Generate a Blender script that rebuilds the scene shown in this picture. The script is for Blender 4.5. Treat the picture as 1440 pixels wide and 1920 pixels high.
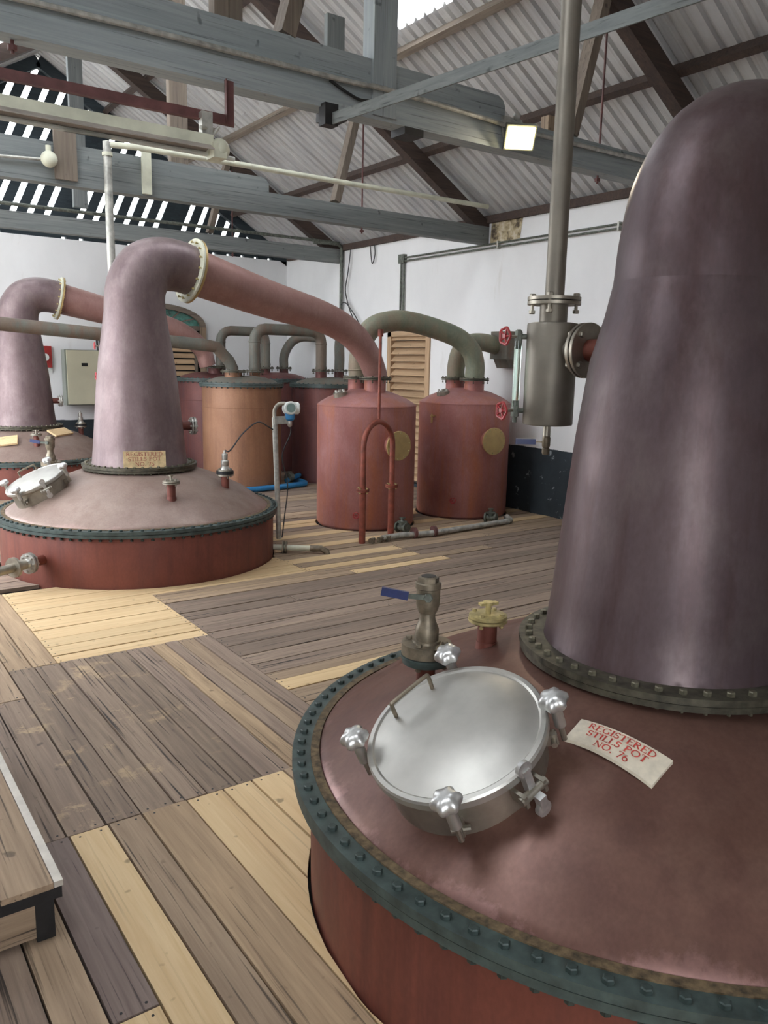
import bpy, math, random
from math import sin, cos, pi, radians, sqrt, atan2, floor
from mathutils import Vector, Matrix
random.seed(7)
for o in list(bpy.data.objects): bpy.data.objects.remove(o)
SC = bpy.context.scene
COL = SC.collection

# ------------------------------------------------------------------ camera
PITCH, ROLL, YAW, EYE = radians(10.45), radians(1.22), radians(35.7), 2.3
def camera():
    cp, sp = cos(PITCH), sin(PITCH); cr, sr = cos(ROLL), sin(ROLL); ca, sa = cos(YAW), sin(YAW)
    m = Matrix(((cr, -sr, 0), (sr, cr, 0), (0, 0, 1))) @ Matrix(((1, 0, 0), (0, -sp, -cp), (0, cp, -sp))) @ Matrix(((ca, -sa, 0), (sa, ca, 0), (0, 0, 1)))
    right, down, fwd = m[0], m[1], m[2]
    R = Matrix((right, -down, -fwd)).transposed()
    cd = bpy.data.cameras.new('camera'); cam = bpy.data.objects.new('camera', cd); COL.objects.link(cam)
    cd.sensor_fit = 'HORIZONTAL'; cd.sensor_width = 36.0; cd.lens = 37.5
    cd.clip_start = 0.05; cd.clip_end = 300
    cam.matrix_world = Matrix.Translation((0, 0, EYE)) @ R.to_4x4()
    SC.camera = cam
camera()
# ------------------------------------------------------------------ sky, exposure
W = bpy.data.worlds.new('overcast_sky'); SC.world = W; W.use_nodes = True
bg = W.node_tree.nodes['Background']; bg.inputs['Color'].default_value = (0.93, 0.96, 1.0, 1); bg.inputs['Strength'].default_value = 5.0
vs = SC.view_settings
vs.view_transform = 'Standard'; vs.look = 'None'; vs.gamma = 1.0; vs.use_curve_mapping = False; vs.exposure = 0.8

# ------------------------------------------------------------------ materials
def lin(c):
    r = []
    for v in c[:3]:
        v = v / 255.0
        r.append(v / 12.92 if v <= .04045 else ((v + .055) / 1.055) ** 2.4)
    return (r[0], r[1], r[2], 1)
class NT:
    def __init__(s, name):
        s.m = bpy.data.materials.new(name); s.m.use_nodes = True
        s.t = s.m.node_tree; s.b = s.t.nodes['Principled BSDF']; s.tc = None
    def n(s, typ, **kw):
        k = s.t.nodes.new(typ)
        for a, v in kw.items(): setattr(k, a, v)
        return k
    def l(s, a, b): s.t.links.new(a, b)
    def coord(s, kind='Object'):
        if not s.tc: s.tc = s.n('ShaderNodeTexCoord')
        return s.tc.outputs[kind]
    def mapping(s, scale, rnd=0.0):
        mp = s.n('ShaderNodeMapping'); s.l(s.coord(), mp.inputs['Vector']); mp.inputs['Scale'].default_value = scale
        if rnd:
            oi = s.n('ShaderNodeObjectInfo'); mu = s.n('ShaderNodeMath', operation='MULTIPLY'); mu.inputs[1].default_value = rnd
            s.l(oi.outputs['Random'], mu.inputs[0]); s.l(mu.outputs[0], mp.inputs['Location'])
        return mp.outputs[0]
    def noise(s, scale, detail=4, rough=.55, vec=None, rnd=0.0, sc=1.0, dist=0.0):
        k = s.n('ShaderNodeTexNoise'); k.inputs['Scale'].default_value = sc; k.inputs['Detail'].default_value = detail
        k.inputs['Roughness'].default_value = rough; k.inputs['Distortion'].default_value = dist
        s.l(s.mapping(scale, rnd) if vec is None else vec, k.inputs['Vector']); return k.outputs['Fac']
    def ramp(s, fac, stops):
        k = s.n('ShaderNodeValToRGB'); s.l(fac, k.inputs['Fac']); e = k.color_ramp.elements
        while len(e) < len(stops): e.new(.5)
        for i, (p, c) in enumerate(stops):
            e[i].position = p; e[i].color = c if len(c) == 4 else lin(c)
        return k.outputs['Color']
    def mix(s, fac, a, b, blend='MIX'):
        k = s.n('ShaderNodeMix', data_type='RGBA', blend_type=blend)
        for v, i in ((fac, 0), (a, 6), (b, 7)):
            if hasattr(v, 'is_output'): s.l(v, k.inputs[i])
            else: k.inputs[i].default_value = v
        return k.outputs[2]
    def math(s, op, a, b):
        k = s.n('ShaderNodeMath', operation=op)
        for i, v in enumerate((a, b)):
            if hasattr(v, 'is_output'): s.l(v, k.inputs[i])
            else: k.inputs[i].default_value = v
        return k.outputs[0]
    def col(s, c):
        if hasattr(c, 'is_output'): s.l(c, s.b.inputs['Base Color'])
        else: s.b.inputs['Base Color'].default_value = c
    def bump(s, h, strength=.2, dist=.01):
        k = s.n('ShaderNodeBump'); k.inputs['Strength'].default_value = strength; k.inputs['Distance'].default_value = dist
        s.l(h, k.inputs['Height']); s.l(k.outputs[0], s.b.inputs['Normal'])
    def set(s, rough=.5, metal=0.0, spec=None):
        s.b.inputs['Roughness'].default_value = rough; s.b.inputs['Metallic'].default_value = metal
        if spec is not None: s.b.inputs['Specular IOR Level'].default_value = spec
        return s.m
G3 = lambda v: (v, v, v, 1)
def plain(name, c, rough=.5, metal=0.0, var=.12, scale=9.0, rscale=None):
    t = NT(name); n = t.noise((scale,) * 3, 5)
    lo = [max(0, v * (1 - var)) for v in c]; hi = [min(255, v * (1 + var)) for v in c]
    t.col(t.ramp(n, [(.3, lo), (.7, hi)])); return t.set(rough, metal)
def copper(name, a, b, c, rough=.46, metal=.45, streak=.5, dust=None, crust=None):
    """weathered copper: blotches a/b, vertical runs of c, optional pale dust"""
    t = NT(name)
    big = t.noise((1.6, 1.6, 1.1), 5, .6); base = t.ramp(big, [(.32, a), (.68, b)])
    pt = t.noise((1.1, 1.1, .7), 4, .65, dist=1.2); base = t.mix(t.ramp(pt, [(.5, G3(0)), (.62, G3(streak * .8))]), base, lin(c))
    run = t.noise((9, 9, .55), 4, .6); rf = t.ramp(run, [(.48, G3(0)), (.68, G3(streak))])
    base = t.mix(rf, base, lin(c))
    if dust:
        d = t.noise((5, 5, 3), 6, .65); base = t.mix(t.ramp(d, [(.5, G3(0)), (.75, G3(.45))]), base, lin(dust))
    if dust:
        ge = t.n('ShaderNodeNewGeometry'); sp = t.n('ShaderNodeSeparateXYZ'); t.l(ge.outputs['Normal'], sp.inputs[0])
        up = t.ramp(sp.outputs[2], [(.55, G3(0)), (1.0, G3(.55))]); base = t.mix(t.math('MULTIPLY', up, t.noise((4, 4, 4), 5, .6)), base, lin([min(255, v * 1.12) for v in dust]))
    if crust:
        # pale mineral crust where the dome meets the rim
        xy = t.n('ShaderNodeVectorMath', operation='MULTIPLY'); xy.inputs[1].default_value = (1, 1, 0); t.l(t.coord(), xy.inputs[0])
        ln = t.n('ShaderNodeVectorMath', operation='LENGTH'); t.l(xy.outputs[0], ln.inputs[0])
        nz = t.noise((2.2, 2.2, 2.2), 8, .7); rr = t.math('ADD', ln.outputs['Value'], t.math('MULTIPLY', t.math('SUBTRACT', nz, .5), .42))
        cl = t.math('MINIMUM', t.math('MAXIMUM', t.math('MULTIPLY', t.math('SUBTRACT', rr, 1.455), 14.0), 0.0), .42); base = t.mix(cl, base, lin(crust))
    fine = t.noise((60, 60, 30), 3); base = t.mix(.12, base, t.ramp(fine, [(.3, G3(.25)), (.7, G3(.9))]), 'OVERLAY')
    t.col(base)
    rr = t.ramp(t.noise((3, 3, 2), 4), [(.3, G3(rough - .09)), (.7, G3(rough + .12))]); t.l(rr, t.b.inputs['Roughness'])
    t.bump(t.noise((2.5, 2.5, 2.5), 3), .08, .03)
    t.b.inputs['Metallic'].default_value = metal
    return t.m
def wood(name, axis, a, b, dark, rough=.72, stain=None, crack=.5, bright=.25):
    """boards: grain along axis 'x','y' or 'z'; every object gets its own shift and tone"""
    t = NT(name); lo, hi = 1.3, 30.0
    sc = {'x': (lo, hi, hi), 'y': (hi, lo, hi), 'z': (hi, hi, lo)}[axis]
    g = t.noise(sc, 6, .65, rnd=37.0, dist=.6); base = t.ramp(g, [(.3, a), (.7, b)])
    s2 = {'x': (.5, 6, 6), 'y': (6, .5, 6), 'z': (6, 6, .5)}[axis]
    blot = t.noise(s2, 4, .6, rnd=11.0); base = t.mix(t.ramp(blot, [(.45, G3(0)), (.8, G3(.5))]), base, lin(dark))
    if stain:
        st = t.noise((2.2, 2.2, 2.2), 7, .7); base = t.mix(t.ramp(st, [(.56, G3(0)), (.64, G3(.8))]), base, lin(stain))
    s3 = {'x': (1.1, 55, 55), 'y': (55, 1.1, 55), 'z': (55, 55, 1.1)}[axis]
    cr = t.noise(s3, 3, .5, rnd=5.0); cf = t.ramp(cr, [(.30, G3(crack)), (.40, G3(0))])
    base = t.mix(cf, base, lin([v * .25 for v in dark]))
    knots = t.noise((11, 11, 11), 2, .4); base = t.mix(t.ramp(knots, [(.70, G3(0)), (.78, G3(.6))]), base, lin([v * .5 for v in dark]))
    oi = t.n('ShaderNodeObjectInfo'); tone = t.ramp(oi.outputs['Random'], [(0, G3(1 - bright)), (1, G3(1 + bright * .35))])
    t.col(t.mix(1.0, base, tone, 'MULTIPLY')); t.bump(g, .25, .004)
    return t.set(rough)
M = {}
M['cop_neck'] = copper('copper_mauve_patina', (108, 90, 91), (132, 114, 115), (98, 80, 84), .46, .35, .5, (150, 136, 134))
M['cop_neck_dark'] = copper('copper_mauve_patina_shaded', (80, 66, 70), (102, 86, 88), (74, 52, 52), .42, .45, .6, (118, 106, 104))  # darker copy of the neck copper, near still's shade in the colour
M['cop_dome'] = copper('copper_taupe_patina', (120, 98, 90), (142, 122, 112), (108, 80, 72), .45, .3, .4, (152, 136, 126), (170, 140, 134))
M['cop_dome_dark'] = copper('copper_maroon_patina_shaded', (90, 60, 54), (112, 80, 70), (76, 48, 46), .42, .45, .5, (126, 98, 86), (160, 122, 118))  # maroon patina with the near still's shade mixed into the colour
M['cop_side'] = copper('copper_red_brown', (108, 58, 48), (130, 76, 64), (86, 50, 48), .5, .3, .5)
M['cop_pink'] = copper('copper_pink_patina', (148, 92, 86), (168, 116, 112), (168, 102, 72), .5, .2, .7, (176, 134, 134))
M['cop_orange'] = copper('copper_orange_brown', (132, 94, 70), (150, 110, 84), (116, 80, 62), .5, .25, .5)
M['cop_dark'] = copper('copper_dark_maroon', (96, 58, 58), (120, 74, 68), (82, 60, 66), .5, .25, .5)
M['cop_pipe'] = copper('copper_verdigris_pipe', (134, 108, 92), (138, 140, 118), (116, 126, 110), .62, .15, .8, (156, 158, 136))
M['pipe_grey'] = copper('pipe_grey_verdigris', (92, 94, 88), (118, 116, 106), (116, 90, 74), .62, .2, .6)
M['cop_arm'] = copper('copper_rose_arm', (150, 112, 106), (168, 132, 126), (134, 92, 84), .46, .3, .3, (174, 140, 130))
M['teal'] = plain('teal_painted_steel', (64, 76, 74), .5, .1, .22, 14)
M['flange'] = plain('dull_bronze_flange', (80, 77, 66), .5, .5, .3, 18)
M['bolt'] = plain('dull_zinc_bolt', (112, 108, 92), .45, .6, .2, 30)
M['bolt_teal'] = plain('teal_painted_bolt', (58, 70, 68), .45, .2, .2, 30)
M['rust'] = plain('rusty_sealant', (88, 74, 54), .8, 0, .4, 30)
M['brass'] = plain('aged_brass', (184, 158, 108), .42, .5, .06, 6)
M['brass_pale'] = plain('pale_brass', (178, 164, 116), .45, .5, .2, 16)
M['bronze'] = plain('brown_bronze_casting', (120, 110, 94), .45, .45, .2, 20)
M['steel'] = plain('brushed_stainless_steel', (186, 184, 178), .42, .8, .06, 5)
M['steel_dull'] = plain('dull_stainless_steel', (158, 152, 140), .42, .8, .12, 7)
M['alu'] = plain('cast_aluminium', (206, 206, 204), .36, .8, .06, 40)
M['vessel'] = plain('grey_bead_blasted_steel', (128, 122, 112), .5, .6, .1, 4)
M['galv'] = plain('galvanised_pipe', (178, 177, 170), .5, .5, .15, 14)
M['grey_valve'] = plain('grey_cast_valve', (96, 100, 92), .55, .3, .25, 22)
M['pipe_red'] = plain('red_brown_painted_pipe', (132, 68, 54), .5, .1, .15, 12)
M['wheel'] = plain('red_painted_handwheel', (158, 48, 52), .4, .0, .15, 20)
M['blue'] = plain('blue_plastic_grip', (28, 42, 92), .4, 0, .1, 20)
M['pvc'] = plain('blue_water_pipe', (40, 122, 176), .4, 0, .1, 8)
M['black'] = plain('black_rubber', (28, 28, 30), .6, 0, .2, 20)
M['cable'] = plain('dark_grey_cable', (52, 52, 54), .6, 0, .1, 20)
M['yard'] = plain('pale_yard_bounce', (176, 172, 164), .9, 0, .08, .5)  # unseen ground outside, made pale to bounce light up to the roof
M['cream'] = plain('cream_enamel', (206, 206, 186), .5, 0, .08, 5)
M['reflector'] = plain('dusty_grey_reflector', (164, 156, 148), .6, 0, .12, 5)
M['white'] = plain('white_plastic', (216, 220, 216), .4, 0, .04, 8)
M['cabinet'] = plain('beige_enamel_cabinet', (206, 202, 176), .45, 0, .03, 2)
M['cab_side'] = plain('grey_cabinet_side', (120, 124, 116), .5, 0, .06, 4)
M['red_angle'] = plain('red_oxide_steel', (102, 66, 64), .6, .1, .15, 8)
M['red_box'] = plain('red_painted_board', (146, 42, 40), .5, 0, .1, 6)
M['dark'] = plain('dark_void_board', (24, 24, 24), .9, 0, .2, 4)
M['plate'] = plain('cream_enamel_plate', (216, 206, 186), .4, 0, .06, 24)
M['plate_brass'] = plain('tarnished_brass_plate', (200, 176, 134), .42, .3, .1, 24)
M['letter'] = plain('red_lettering', (188, 70, 60), .5, 0, .15, 40)
M['letter_dim'] = plain('faded_red_lettering', (150, 84, 68), .5, 0, .15, 40)
M['screen'] = plain('grey_display', (120, 140, 136), .2, 0, .05, 20)
M['alu_nosing'] = plain('aluminium_nosing', (196, 190, 180), .5, .3, .08, 8)
for ax in 'xyz':
    M['new_' + ax] = wood('new_pine_' + ax, ax, (206, 176, 132), (222, 196, 154), (188, 152, 108), .7, None, .2, .12)
    M['old_' + ax] = wood('old_grey_board_' + ax, ax, (124, 106, 94), (160, 140, 122), (100, 84, 76), .8, None, .9, .3)
    M['brown_' + ax] = wood('old_brown_board_' + ax, ax, (146, 124, 102), (180, 156, 130), (120, 100, 82), .78, None, .8, .2)
    M['tim_' + ax] = wood('grey_painted_timber_' + ax, ax, (112, 117, 118), (136, 140, 138), (94, 100, 102), .8, None, .5, .12)
    M['beam_' + ax] = wood('grey_painted_timber_lit_' + ax, ax, (140, 148, 150), (164, 170, 170), (122, 130, 132), .8, None, .5, .1)  # painted timber, lightened on the nearest truss in place of front light
    M['raw_' + ax] = wood('raw_brown_timber_' + ax, ax, (104, 92, 82), (134, 122, 108), (82, 72, 64), .8, None, .6, .2)
    M['slat_' + ax] = wood('tan_slat_' + ax, ax, (182, 150, 116), (202, 172, 138), (150, 118, 88), .75, None, .4, .12)
M['stain_y'] = wood('old_stained_board_y', 'y', (122, 104, 90), (158, 138, 118), (98, 82, 76), .8, (188, 162, 128), .9, .22)
M['purple_y'] = wood('old_purple_board', 'y', (112, 96, 90), (140, 124, 116), (94, 78, 74), .8, None, .9, .1)
M['old_light_y'] = wood('mid_grey_board', 'y', (150, 126, 100), (186, 160, 128), (112, 90, 74), .78, None, .7, .12)
M['dark_tim_x'] = wood('dark_teal_timber', 'x', (36, 46, 52), (52, 62, 68), (28, 36, 42), .85, None, .3, .1)
M['dark_tim_s'] = wood('dark_roof_timber', 'x', (58, 48, 44), (84, 68, 60), (40, 36, 38), .85, None, .5, .15)
def sheet_mat():
    t = NT('weathered_zinc_sheet'); n = t.noise((1.2, 3, 1.2), 5, .6, rnd=9.0)
    base = t.ramp(n, [(.3, (176, 176, 178)), (.7, (208, 208, 206))])
    run = t.noise((.5, 22, .5), 4, .6, rnd=3.0); base = t.mix(t.ramp(run, [(.5, G3(0)), (.72, G3(.5))]), base, lin((150, 142, 136)))
    t.col(base); return t.set(.6, .1)
M['sheet'] = sheet_mat()
def wall_mat():
    t = NT('limewashed_plaster')
    n = t.noise((.9, .9, .6), 6, .6); base = t.ramp(n, [(.3, (222, 222, 222)), (.72, (234, 234, 234))])
    st = t.noise((2.4, 2.4, .5), 6, .65); base = t.mix(t.ramp(st, [(.62, G3(0)), (.8, G3(.45))]), base, lin((176, 168, 150)))
    g = t.n('ShaderNodeSeparateXYZ'); t.l(t.coord(), g.inputs[0])
    e = t.noise((3, 3, 3), 5, .7); edge = t.math('ADD', g.outputs[2], t.math('MULTIPLY', t.math('SUBTRACT', e, .5), .05))
    dado = t.math('LESS_THAN', edge, 1.05)
    peel = t.noise((4.5, 4.5, 4.5), 8, .75); dcol = t.mix(t.ramp(peel, [(.61, G3(0)), (.64, G3(.85))]), t.ramp(t.noise((2, 2, 2), 5), [(.3, (34, 42, 48)), (.7, (52, 60, 66))]), lin((150, 156, 158)))
    base = t.mix(dado, base, dcol)
    t.col(base); t.bump(t.noise((7, 7, 7), 5), .15, .01); return t.set(.85)
M['wall'] = wall_mat()
def stained_wall():
    t = NT('mould_stain_plaster'); n = t.noise((6, 6, 6), 7, .7)
    t.col(t.ramp(n, [(.38, (84, 74, 62)), (.5, (176, 160, 128)), (.65, (206, 198, 180))])); return t.set(.9)
M['mould'] = stained_wall()
def poly_mat():
    t = NT('milky_skylight_sheet'); tr = t.n('ShaderNodeBsdfTranslucent'); tr.inputs['Color'].default_value = (.9, .93, .95, 1)
    tp = t.n('ShaderNodeBsdfTransparent'); mx = t.n('ShaderNodeMixShader'); mx.inputs[0].default_value = .45
    t.l(tr.outputs[0], mx.inputs[1]); t.l(tp.outputs[0], mx.inputs[2])
    t.l(mx.outputs[0], t.t.nodes['Material Output'].inputs['Surface']); return t.m
M['poly'] = poly_mat()
def glass(name, c, rough=.05):
    t = NT(name); t.b.inputs['Transmission Weight'].default_value = 1.0; t.col(lin(c)); return t.set(rough)
M['glass_tube'] = glass('pale_green_gauge_glass', (226, 250, 236))
M['glass_teal'] = plain('teal_window_glass', (60, 110, 100), .12, 0, .5, 9)
def emit(name, c, s):
    t = NT(name); t.b.inputs['Emission Color'].default_value = lin(c); t.b.inputs['Emission Strength'].default_value = s; return t.set(.5)
M['lamp'] = emit('lit_floodlight_face', (255, 234, 176), 9.0)

# ------------------------------------------------------------------ mesh kit (all in world metres; part() moves it under its thing)
def V3(p): return Vector(p)
def frame(n):
    n = V3(n).normalized(); a = Vector((0, 0, 1)) if abs(n.z) < .9 else Vector((1, 0, 0))
    u = a.cross(n).normalized(); return u, n.cross(u), n
class G:
    def __init__(s): s.v = []; s.f = []
    def add(s, vs, fs):
        o = len(s.v); s.v += [tuple(p) for p in vs]; s.f += [tuple(i + o for i in f) for f in fs]; return s
    def box(s, x0, x1, y0, y1, z0, z1):
        return s.add([(x0, y0, z0), (x1, y0, z0), (x1, y1, z0), (x0, y1, z0), (x0, y0, z1), (x1, y0, z1), (x1, y1, z1), (x0, y1, z1)],
                     [(0, 3, 2, 1), (4, 5, 6, 7), (0, 1, 5, 4), (1, 2, 6, 5), (2, 3, 7, 6), (3, 0, 4, 7)])
    def obox(s, c, u, v, w, a, b, d):
        c, u, v, w = V3(c), V3(u) * a / 2, V3(v) * b / 2, V3(w) * d / 2
        P = [c + u * i + v * j + w * k for k in (-1, 1) for (i, j) in ((-1, -1), (1, -1), (1, 1), (-1, 1))]
        return s.add(P, [(0, 3, 2, 1), (4, 5, 6, 7), (0, 1, 5, 4), (1, 2, 6, 5), (2, 3, 7, 6), (3, 0, 4, 7)])
    def beam(s, p, q, w, h, up=(0, 0, 1)):
        p, q = V3(p), V3(q); d = (q - p).normalized(); side = d.cross(V3(up)).normalized(); u2 = side.cross(d)
        return s.obox((p + q) / 2, d, side, u2, (q - p).length, w, h)
    def lathe(s, c, prof, n=32, axis=(0, 0, 1), cap0=True, cap1=True, u0=None):
        u, v, w = frame(axis)
        if u0: u = V3(u0).normalized(); v = w.cross(u)
        c = V3(c); P = []; F = []
        for r, h in prof:
            for i in range(n):
                a = 2 * pi * i / n; P.append(c + w * h + u * (r * cos(a)) + v * (r * sin(a)))
        for k in range(len(prof) - 1):
            for i in range(n):
                j = (i + 1) % n; F.append((k * n + i, k * n + j, (k + 1) * n + j, (k + 1) * n + i))
        if cap0 and prof[0][0] > 1e-5: F.append(tuple(reversed(range(n))))
        if cap1 and prof[-1][0] > 1e-5: F.append(tuple((len(prof) - 1) * n + i for i in range(n)))
        return s.add(P, F)
    def cyl(s, p, q, r, r2=None, n=20):
        p, q = V3(p), V3(q); return s.lathe(p, [(r, 0), (r if r2 is None else r2, (q - p).length)], n, q - p)
    def ring(s, c, ri, ro, h, n=48, axis=(0, 0, 1)):
        return s.lathe(c, [(ri, 0), (ro, 0), (ro, h), (ri, h), (ri, 0)], n, axis, False, False)
    def tube(s, pts, r, n=16, caps=True):
        pts = [V3(p) for p in pts]; R = r if isinstance(r, (list, tuple)) else [r] * len(pts)
        P = []; F = []; u = None
        for i, p in enumerate(pts):
            t = (pts[min(i + 1, len(pts) - 1)] - pts[max(i - 1, 0)]).normalized()
            if u is None: u = frame(t)[0]
            u = (u - t * u.dot(t)).normalized(); v = t.cross(u)
            for k in range(n):
                a = 2 * pi * k / n; P.append(p + u * (R[i] * cos(a)) + v * (R[i] * sin(a)))
        for i in range(len(pts) - 1):
            for k in range(n):
                j = (k + 1) % n; F.append((i * n + k, i * n + j, (i + 1) * n + j, (i + 1) * n + k))
        if caps: F.append(tuple(reversed(range(n)))); F.append(tuple((len(pts) - 1) * n + k for k in range(n)))
        return s.add(P, F)
    def prism(s, poly, d):
        d = V3(d); n = len(poly); P = [V3(p) for p in poly] + [V3(p) + d for p in poly]
        return s.add(P, [tuple(reversed(range(n))), tuple(range(n, 2 * n))] + [(i, (i + 1) % n, n + (i + 1) % n, n + i) for i in range(n)])
    def sphere(s, c, r, n=16, m=10, sx=1, sz=1):
        return s.lathe(c, [(r * sx * sin(pi * k / m) + 1e-6, -r * sz * cos(pi * k / m)) for k in range(m + 1)], n, cap0=False, cap1=False)
def catmull(P, k=8):
    P = [V3(p) for p in P]; Q = [P[0] * 2 - P[1]] + P + [P[-1] * 2 - P[-2]]; out = []
    for i in range(1, len(Q) - 2):
        a, b, c, d = Q[i - 1:i + 3]
        for j in range(k):
            t = j / k; out.append(.5 * ((2 * b) + (c - a) * t + (2 * a - 5 * b + 4 * c - d) * t * t + (3 * b - a - 3 * c + d) * t ** 3))
    out.append(P[-1]); return out
def interp(x, xs, ys):
    if x <= xs[0]: return ys[0]
    for i in range(len(xs) - 1):
        if x <= xs[i + 1]: return ys[i] + (ys[i + 1] - ys[i]) * (x - xs[i]) / (xs[i + 1] - xs[i])
    return ys[-1]
BASE = {}
def mesh_of(g, mat, off=Vector((0, 0, 0)), sharp=35, name='m'):
    me = bpy.data.meshes.new(name); me.from_pydata([(p[0] - off.x, p[1] - off.y, p[2] - off.z) for p in g.v], [], g.f); me.update()
    me.materials.append(M[mat])
    if sharp:
        for p in me.polygons: p.use_smooth = True
        me.set_sharp_from_angle(angle=radians(sharp))
    return me
def thing(name, label, cat, loc=(0, 0, 0), group=None):
    o = bpy.data.objects.new(name, None); COL.objects.link(o); o.location = loc; o.empty_display_size = .1
    o['label'] = label; o['category'] = cat; BASE[o.name] = V3(loc)
    if group: o['group'] = group
    return o
def part(g, name, mat, parent, sharp=35, label=None, kind=None):
    off = BASE[parent.name]; o = bpy.data.objects.new(name, mesh_of(g, mat, off, sharp, name)); COL.objects.link(o); o.parent = parent
    BASE[o.name] = off
    if label: o['label'] = label
    if kind: o['kind'] = kind
    return o
def solo(g, name, mat, label, cat, loc, group=None, sharp=35):
    o = bpy.data.objects.new(name, mesh_of(g, mat, V3(loc), sharp, name)); COL.objects.link(o); o.location = loc
    o['label'] = label; o['category'] = cat; BASE[o.name] = V3(loc)
    if group: o['group'] = group
    return o
def struct(g, name, mat, sharp=0, loc=(0, 0, 0)):
    o = bpy.data.objects.new(name, mesh_of(g, mat, V3(loc), sharp, name)); COL.objects.link(o); o.location = loc; o['kind'] = 'structure'; BASE[o.name] = V3(loc); return o
def inst(mesh, name, parent, loc, rot=None):
    o = bpy.data.objects.new(name, mesh); COL.objects.link(o); o.parent = parent; o.location = V3(loc) - BASE[parent.name]
    if rot: o.rotation_euler = rot
    BASE[o.name] = V3(loc); return o
def hexg(g, c, r, h, axis=(0, 0, 1)):
    return g.lathe(c, [(r, 0), (r, h * .8), (r * .82, h)], 6, axis)
_bm = {}
def bolt_mesh(r, head, through, mat):
    k = (r, head, through, mat)
    if k not in _bm:
        g = G(); hexg(g, (0, 0, 0), r, head)
        if through: g.cyl((0, 0, -through), (0, 0, 0), r * .5, n=6); hexg(g, (0, 0, -through + .012), r * .95, head * .9, (0, 0, -1))
        _bm[k] = mesh_of(g, mat, sharp=30, name='bolt')
    return _bm[k]
def bolt_circle(parent, c, r, n, size, head, through, mat, axis=(0, 0, 1), ph=0.0, joined=False):
    u, v, w = frame(axis); c = V3(c); q = w.to_track_quat('Z', 'Y').to_euler()
    if joined:
        g = G()
        for i in range(n):
            a = 2 * pi * i / n + ph; p = c + u * r * cos(a) + v * r * sin(a); hexg(g, p, size, head, w)
            if through: g.cyl(p - w * through, p, size * .5, n=5); hexg(g, p - w * (through - .01), size * .9, head, -w)
        return part(g, 'bolts', mat, parent, 30, kind='stuff')
    m = bolt_mesh(size, head, through, mat)
    for i in range(n):
        a = 2 * pi * i / n + ph; inst(m, 'bolt', parent, c + u * r * cos(a) + v * r * sin(a), q)

# ================================================================== SETTING
XR, YB, XL, YF = 9.35, 17.1, -1.2, -1.5          # right wall, back wall, left side, front end
RIDGE, EZ, SL = 4.08, 4.75, 0.6                  # ridge x, sheet height above right wall, roof slope
def roof_z(x): return EZ + SL * (XR - x) if x >= RIDGE else EZ + SL * (XR - RIDGE) - SL * (RIDGE - x)
POTS = {'near': (2.99, 2.09), 'mid': (3.12, 9.28), 'far': (3.12, 15.45)}
TANKS = {'a': (6.58, 9.64), 'b': (8.42, 9.60), 'c': (6.5, 13.6), 'd': (8.45, 13.75), 'e': (6.85, 15.75), 'f': (8.4, 15.85)}
# ---- floor
g = G(); g.box(XL, XR, YF, YB, -.12, -.045); FLOOR = struct(g, 'floor', 'dark')
CUT = [(POTS['near'], 1.53), (POTS['mid'], 1.56), (POTS['far'], 1.56)] + [(TANKS[k], .735) for k in 'abcdef']
NAILS = G()
def board(axis, u0, u1, v0, v1, mat):
    """one floor board running along axis, notched round the pots and tanks that come up through the floor"""
    gap = .0055; a0, a1, b0, b1 = u0 + .002, u1 - .002, v0 + gap, v1 - gap
    top = random.uniform(-.004, .003)
    brk = {b0, b1}
    for (cx, cy), R in CUT:
        cu, cv = (cx, cy) if axis == 'x' else (cy, cx)
        if cu + R < a0 or cu - R > a1: continue
        for v in (cv - R, cv + R):
            if b0 + .004 < v < b1 - .004: brk.add(v)
    brk = sorted(brk)
    for w0, w1 in zip(brk, brk[1:]):
        N = 6; vs = [w0 + (w1 - w0) * k / N for k in range(N + 1)]; vi = [min(max(v, w0 + .0005), w1 - .0005) for v in vs]
        spans = []
        for v in vi:
            cur = [(a0, a1)]
            for (cx, cy), R in CUT:
                cu, cv = (cx, cy) if axis == 'x' else (cy, cx); d = R * R - (v - cv) ** 2
                if d <= 0: continue
                h = sqrt(d); new = []
                for s_, e_ in cur:
                    if e_ <= cu - h or s_ >= cu + h: new.append((s_, e_)); continue
                    if s_ < cu - h: new.append((s_, cu - h))
                    if e_ > cu + h: new.append((cu + h, e_))
                cur = new
            spans.append(cur)
        for side in (0, -1):
            if side == -1 and max(len(x) for x in spans) < 2: break
            rows = [(vs[k], spans[k][side]) for k in range(N + 1) if spans[k] and (side == 0 or len(spans[k]) > 1)]
            if len(rows) < 2 or max(r[1][1] - r[1][0] for r in rows) < .03: continue
            if len({r[1] for r in rows}) == 1: rows = [rows[0], rows[-1]]
            P = [(r[1][0], r[0]) for r in rows] + [(r[1][1], r[0]) for r in reversed(rows)]
            if axis == 'y': P = [(q, p) for p, q in reversed(P)]
            gg = G(); gg.prism([(x, y, -.04) for x, y in reversed(P)], (0, 0, .04 + top)); part(gg, 'plank', mat, FLOOR, 0)
            for e, sg in ((rows[0][1][0], 1), (rows[0][1][1], -1)):
                for f in (.22, .78):
                    u = e + sg * .03; v = w0 + (w1 - w0) * f; x, y = (u, v) if axis == 'x' else (v, u)
                    if y < 9 and w1 - w0 > .1 and all((x - c[0]) ** 2 + (y - c[1]) ** 2 > (R + .02) ** 2 for c, R in CUT):
                        NAILS.lathe((x, y, top), [(.006, -.004), (.006, .0012)], 6)
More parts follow.
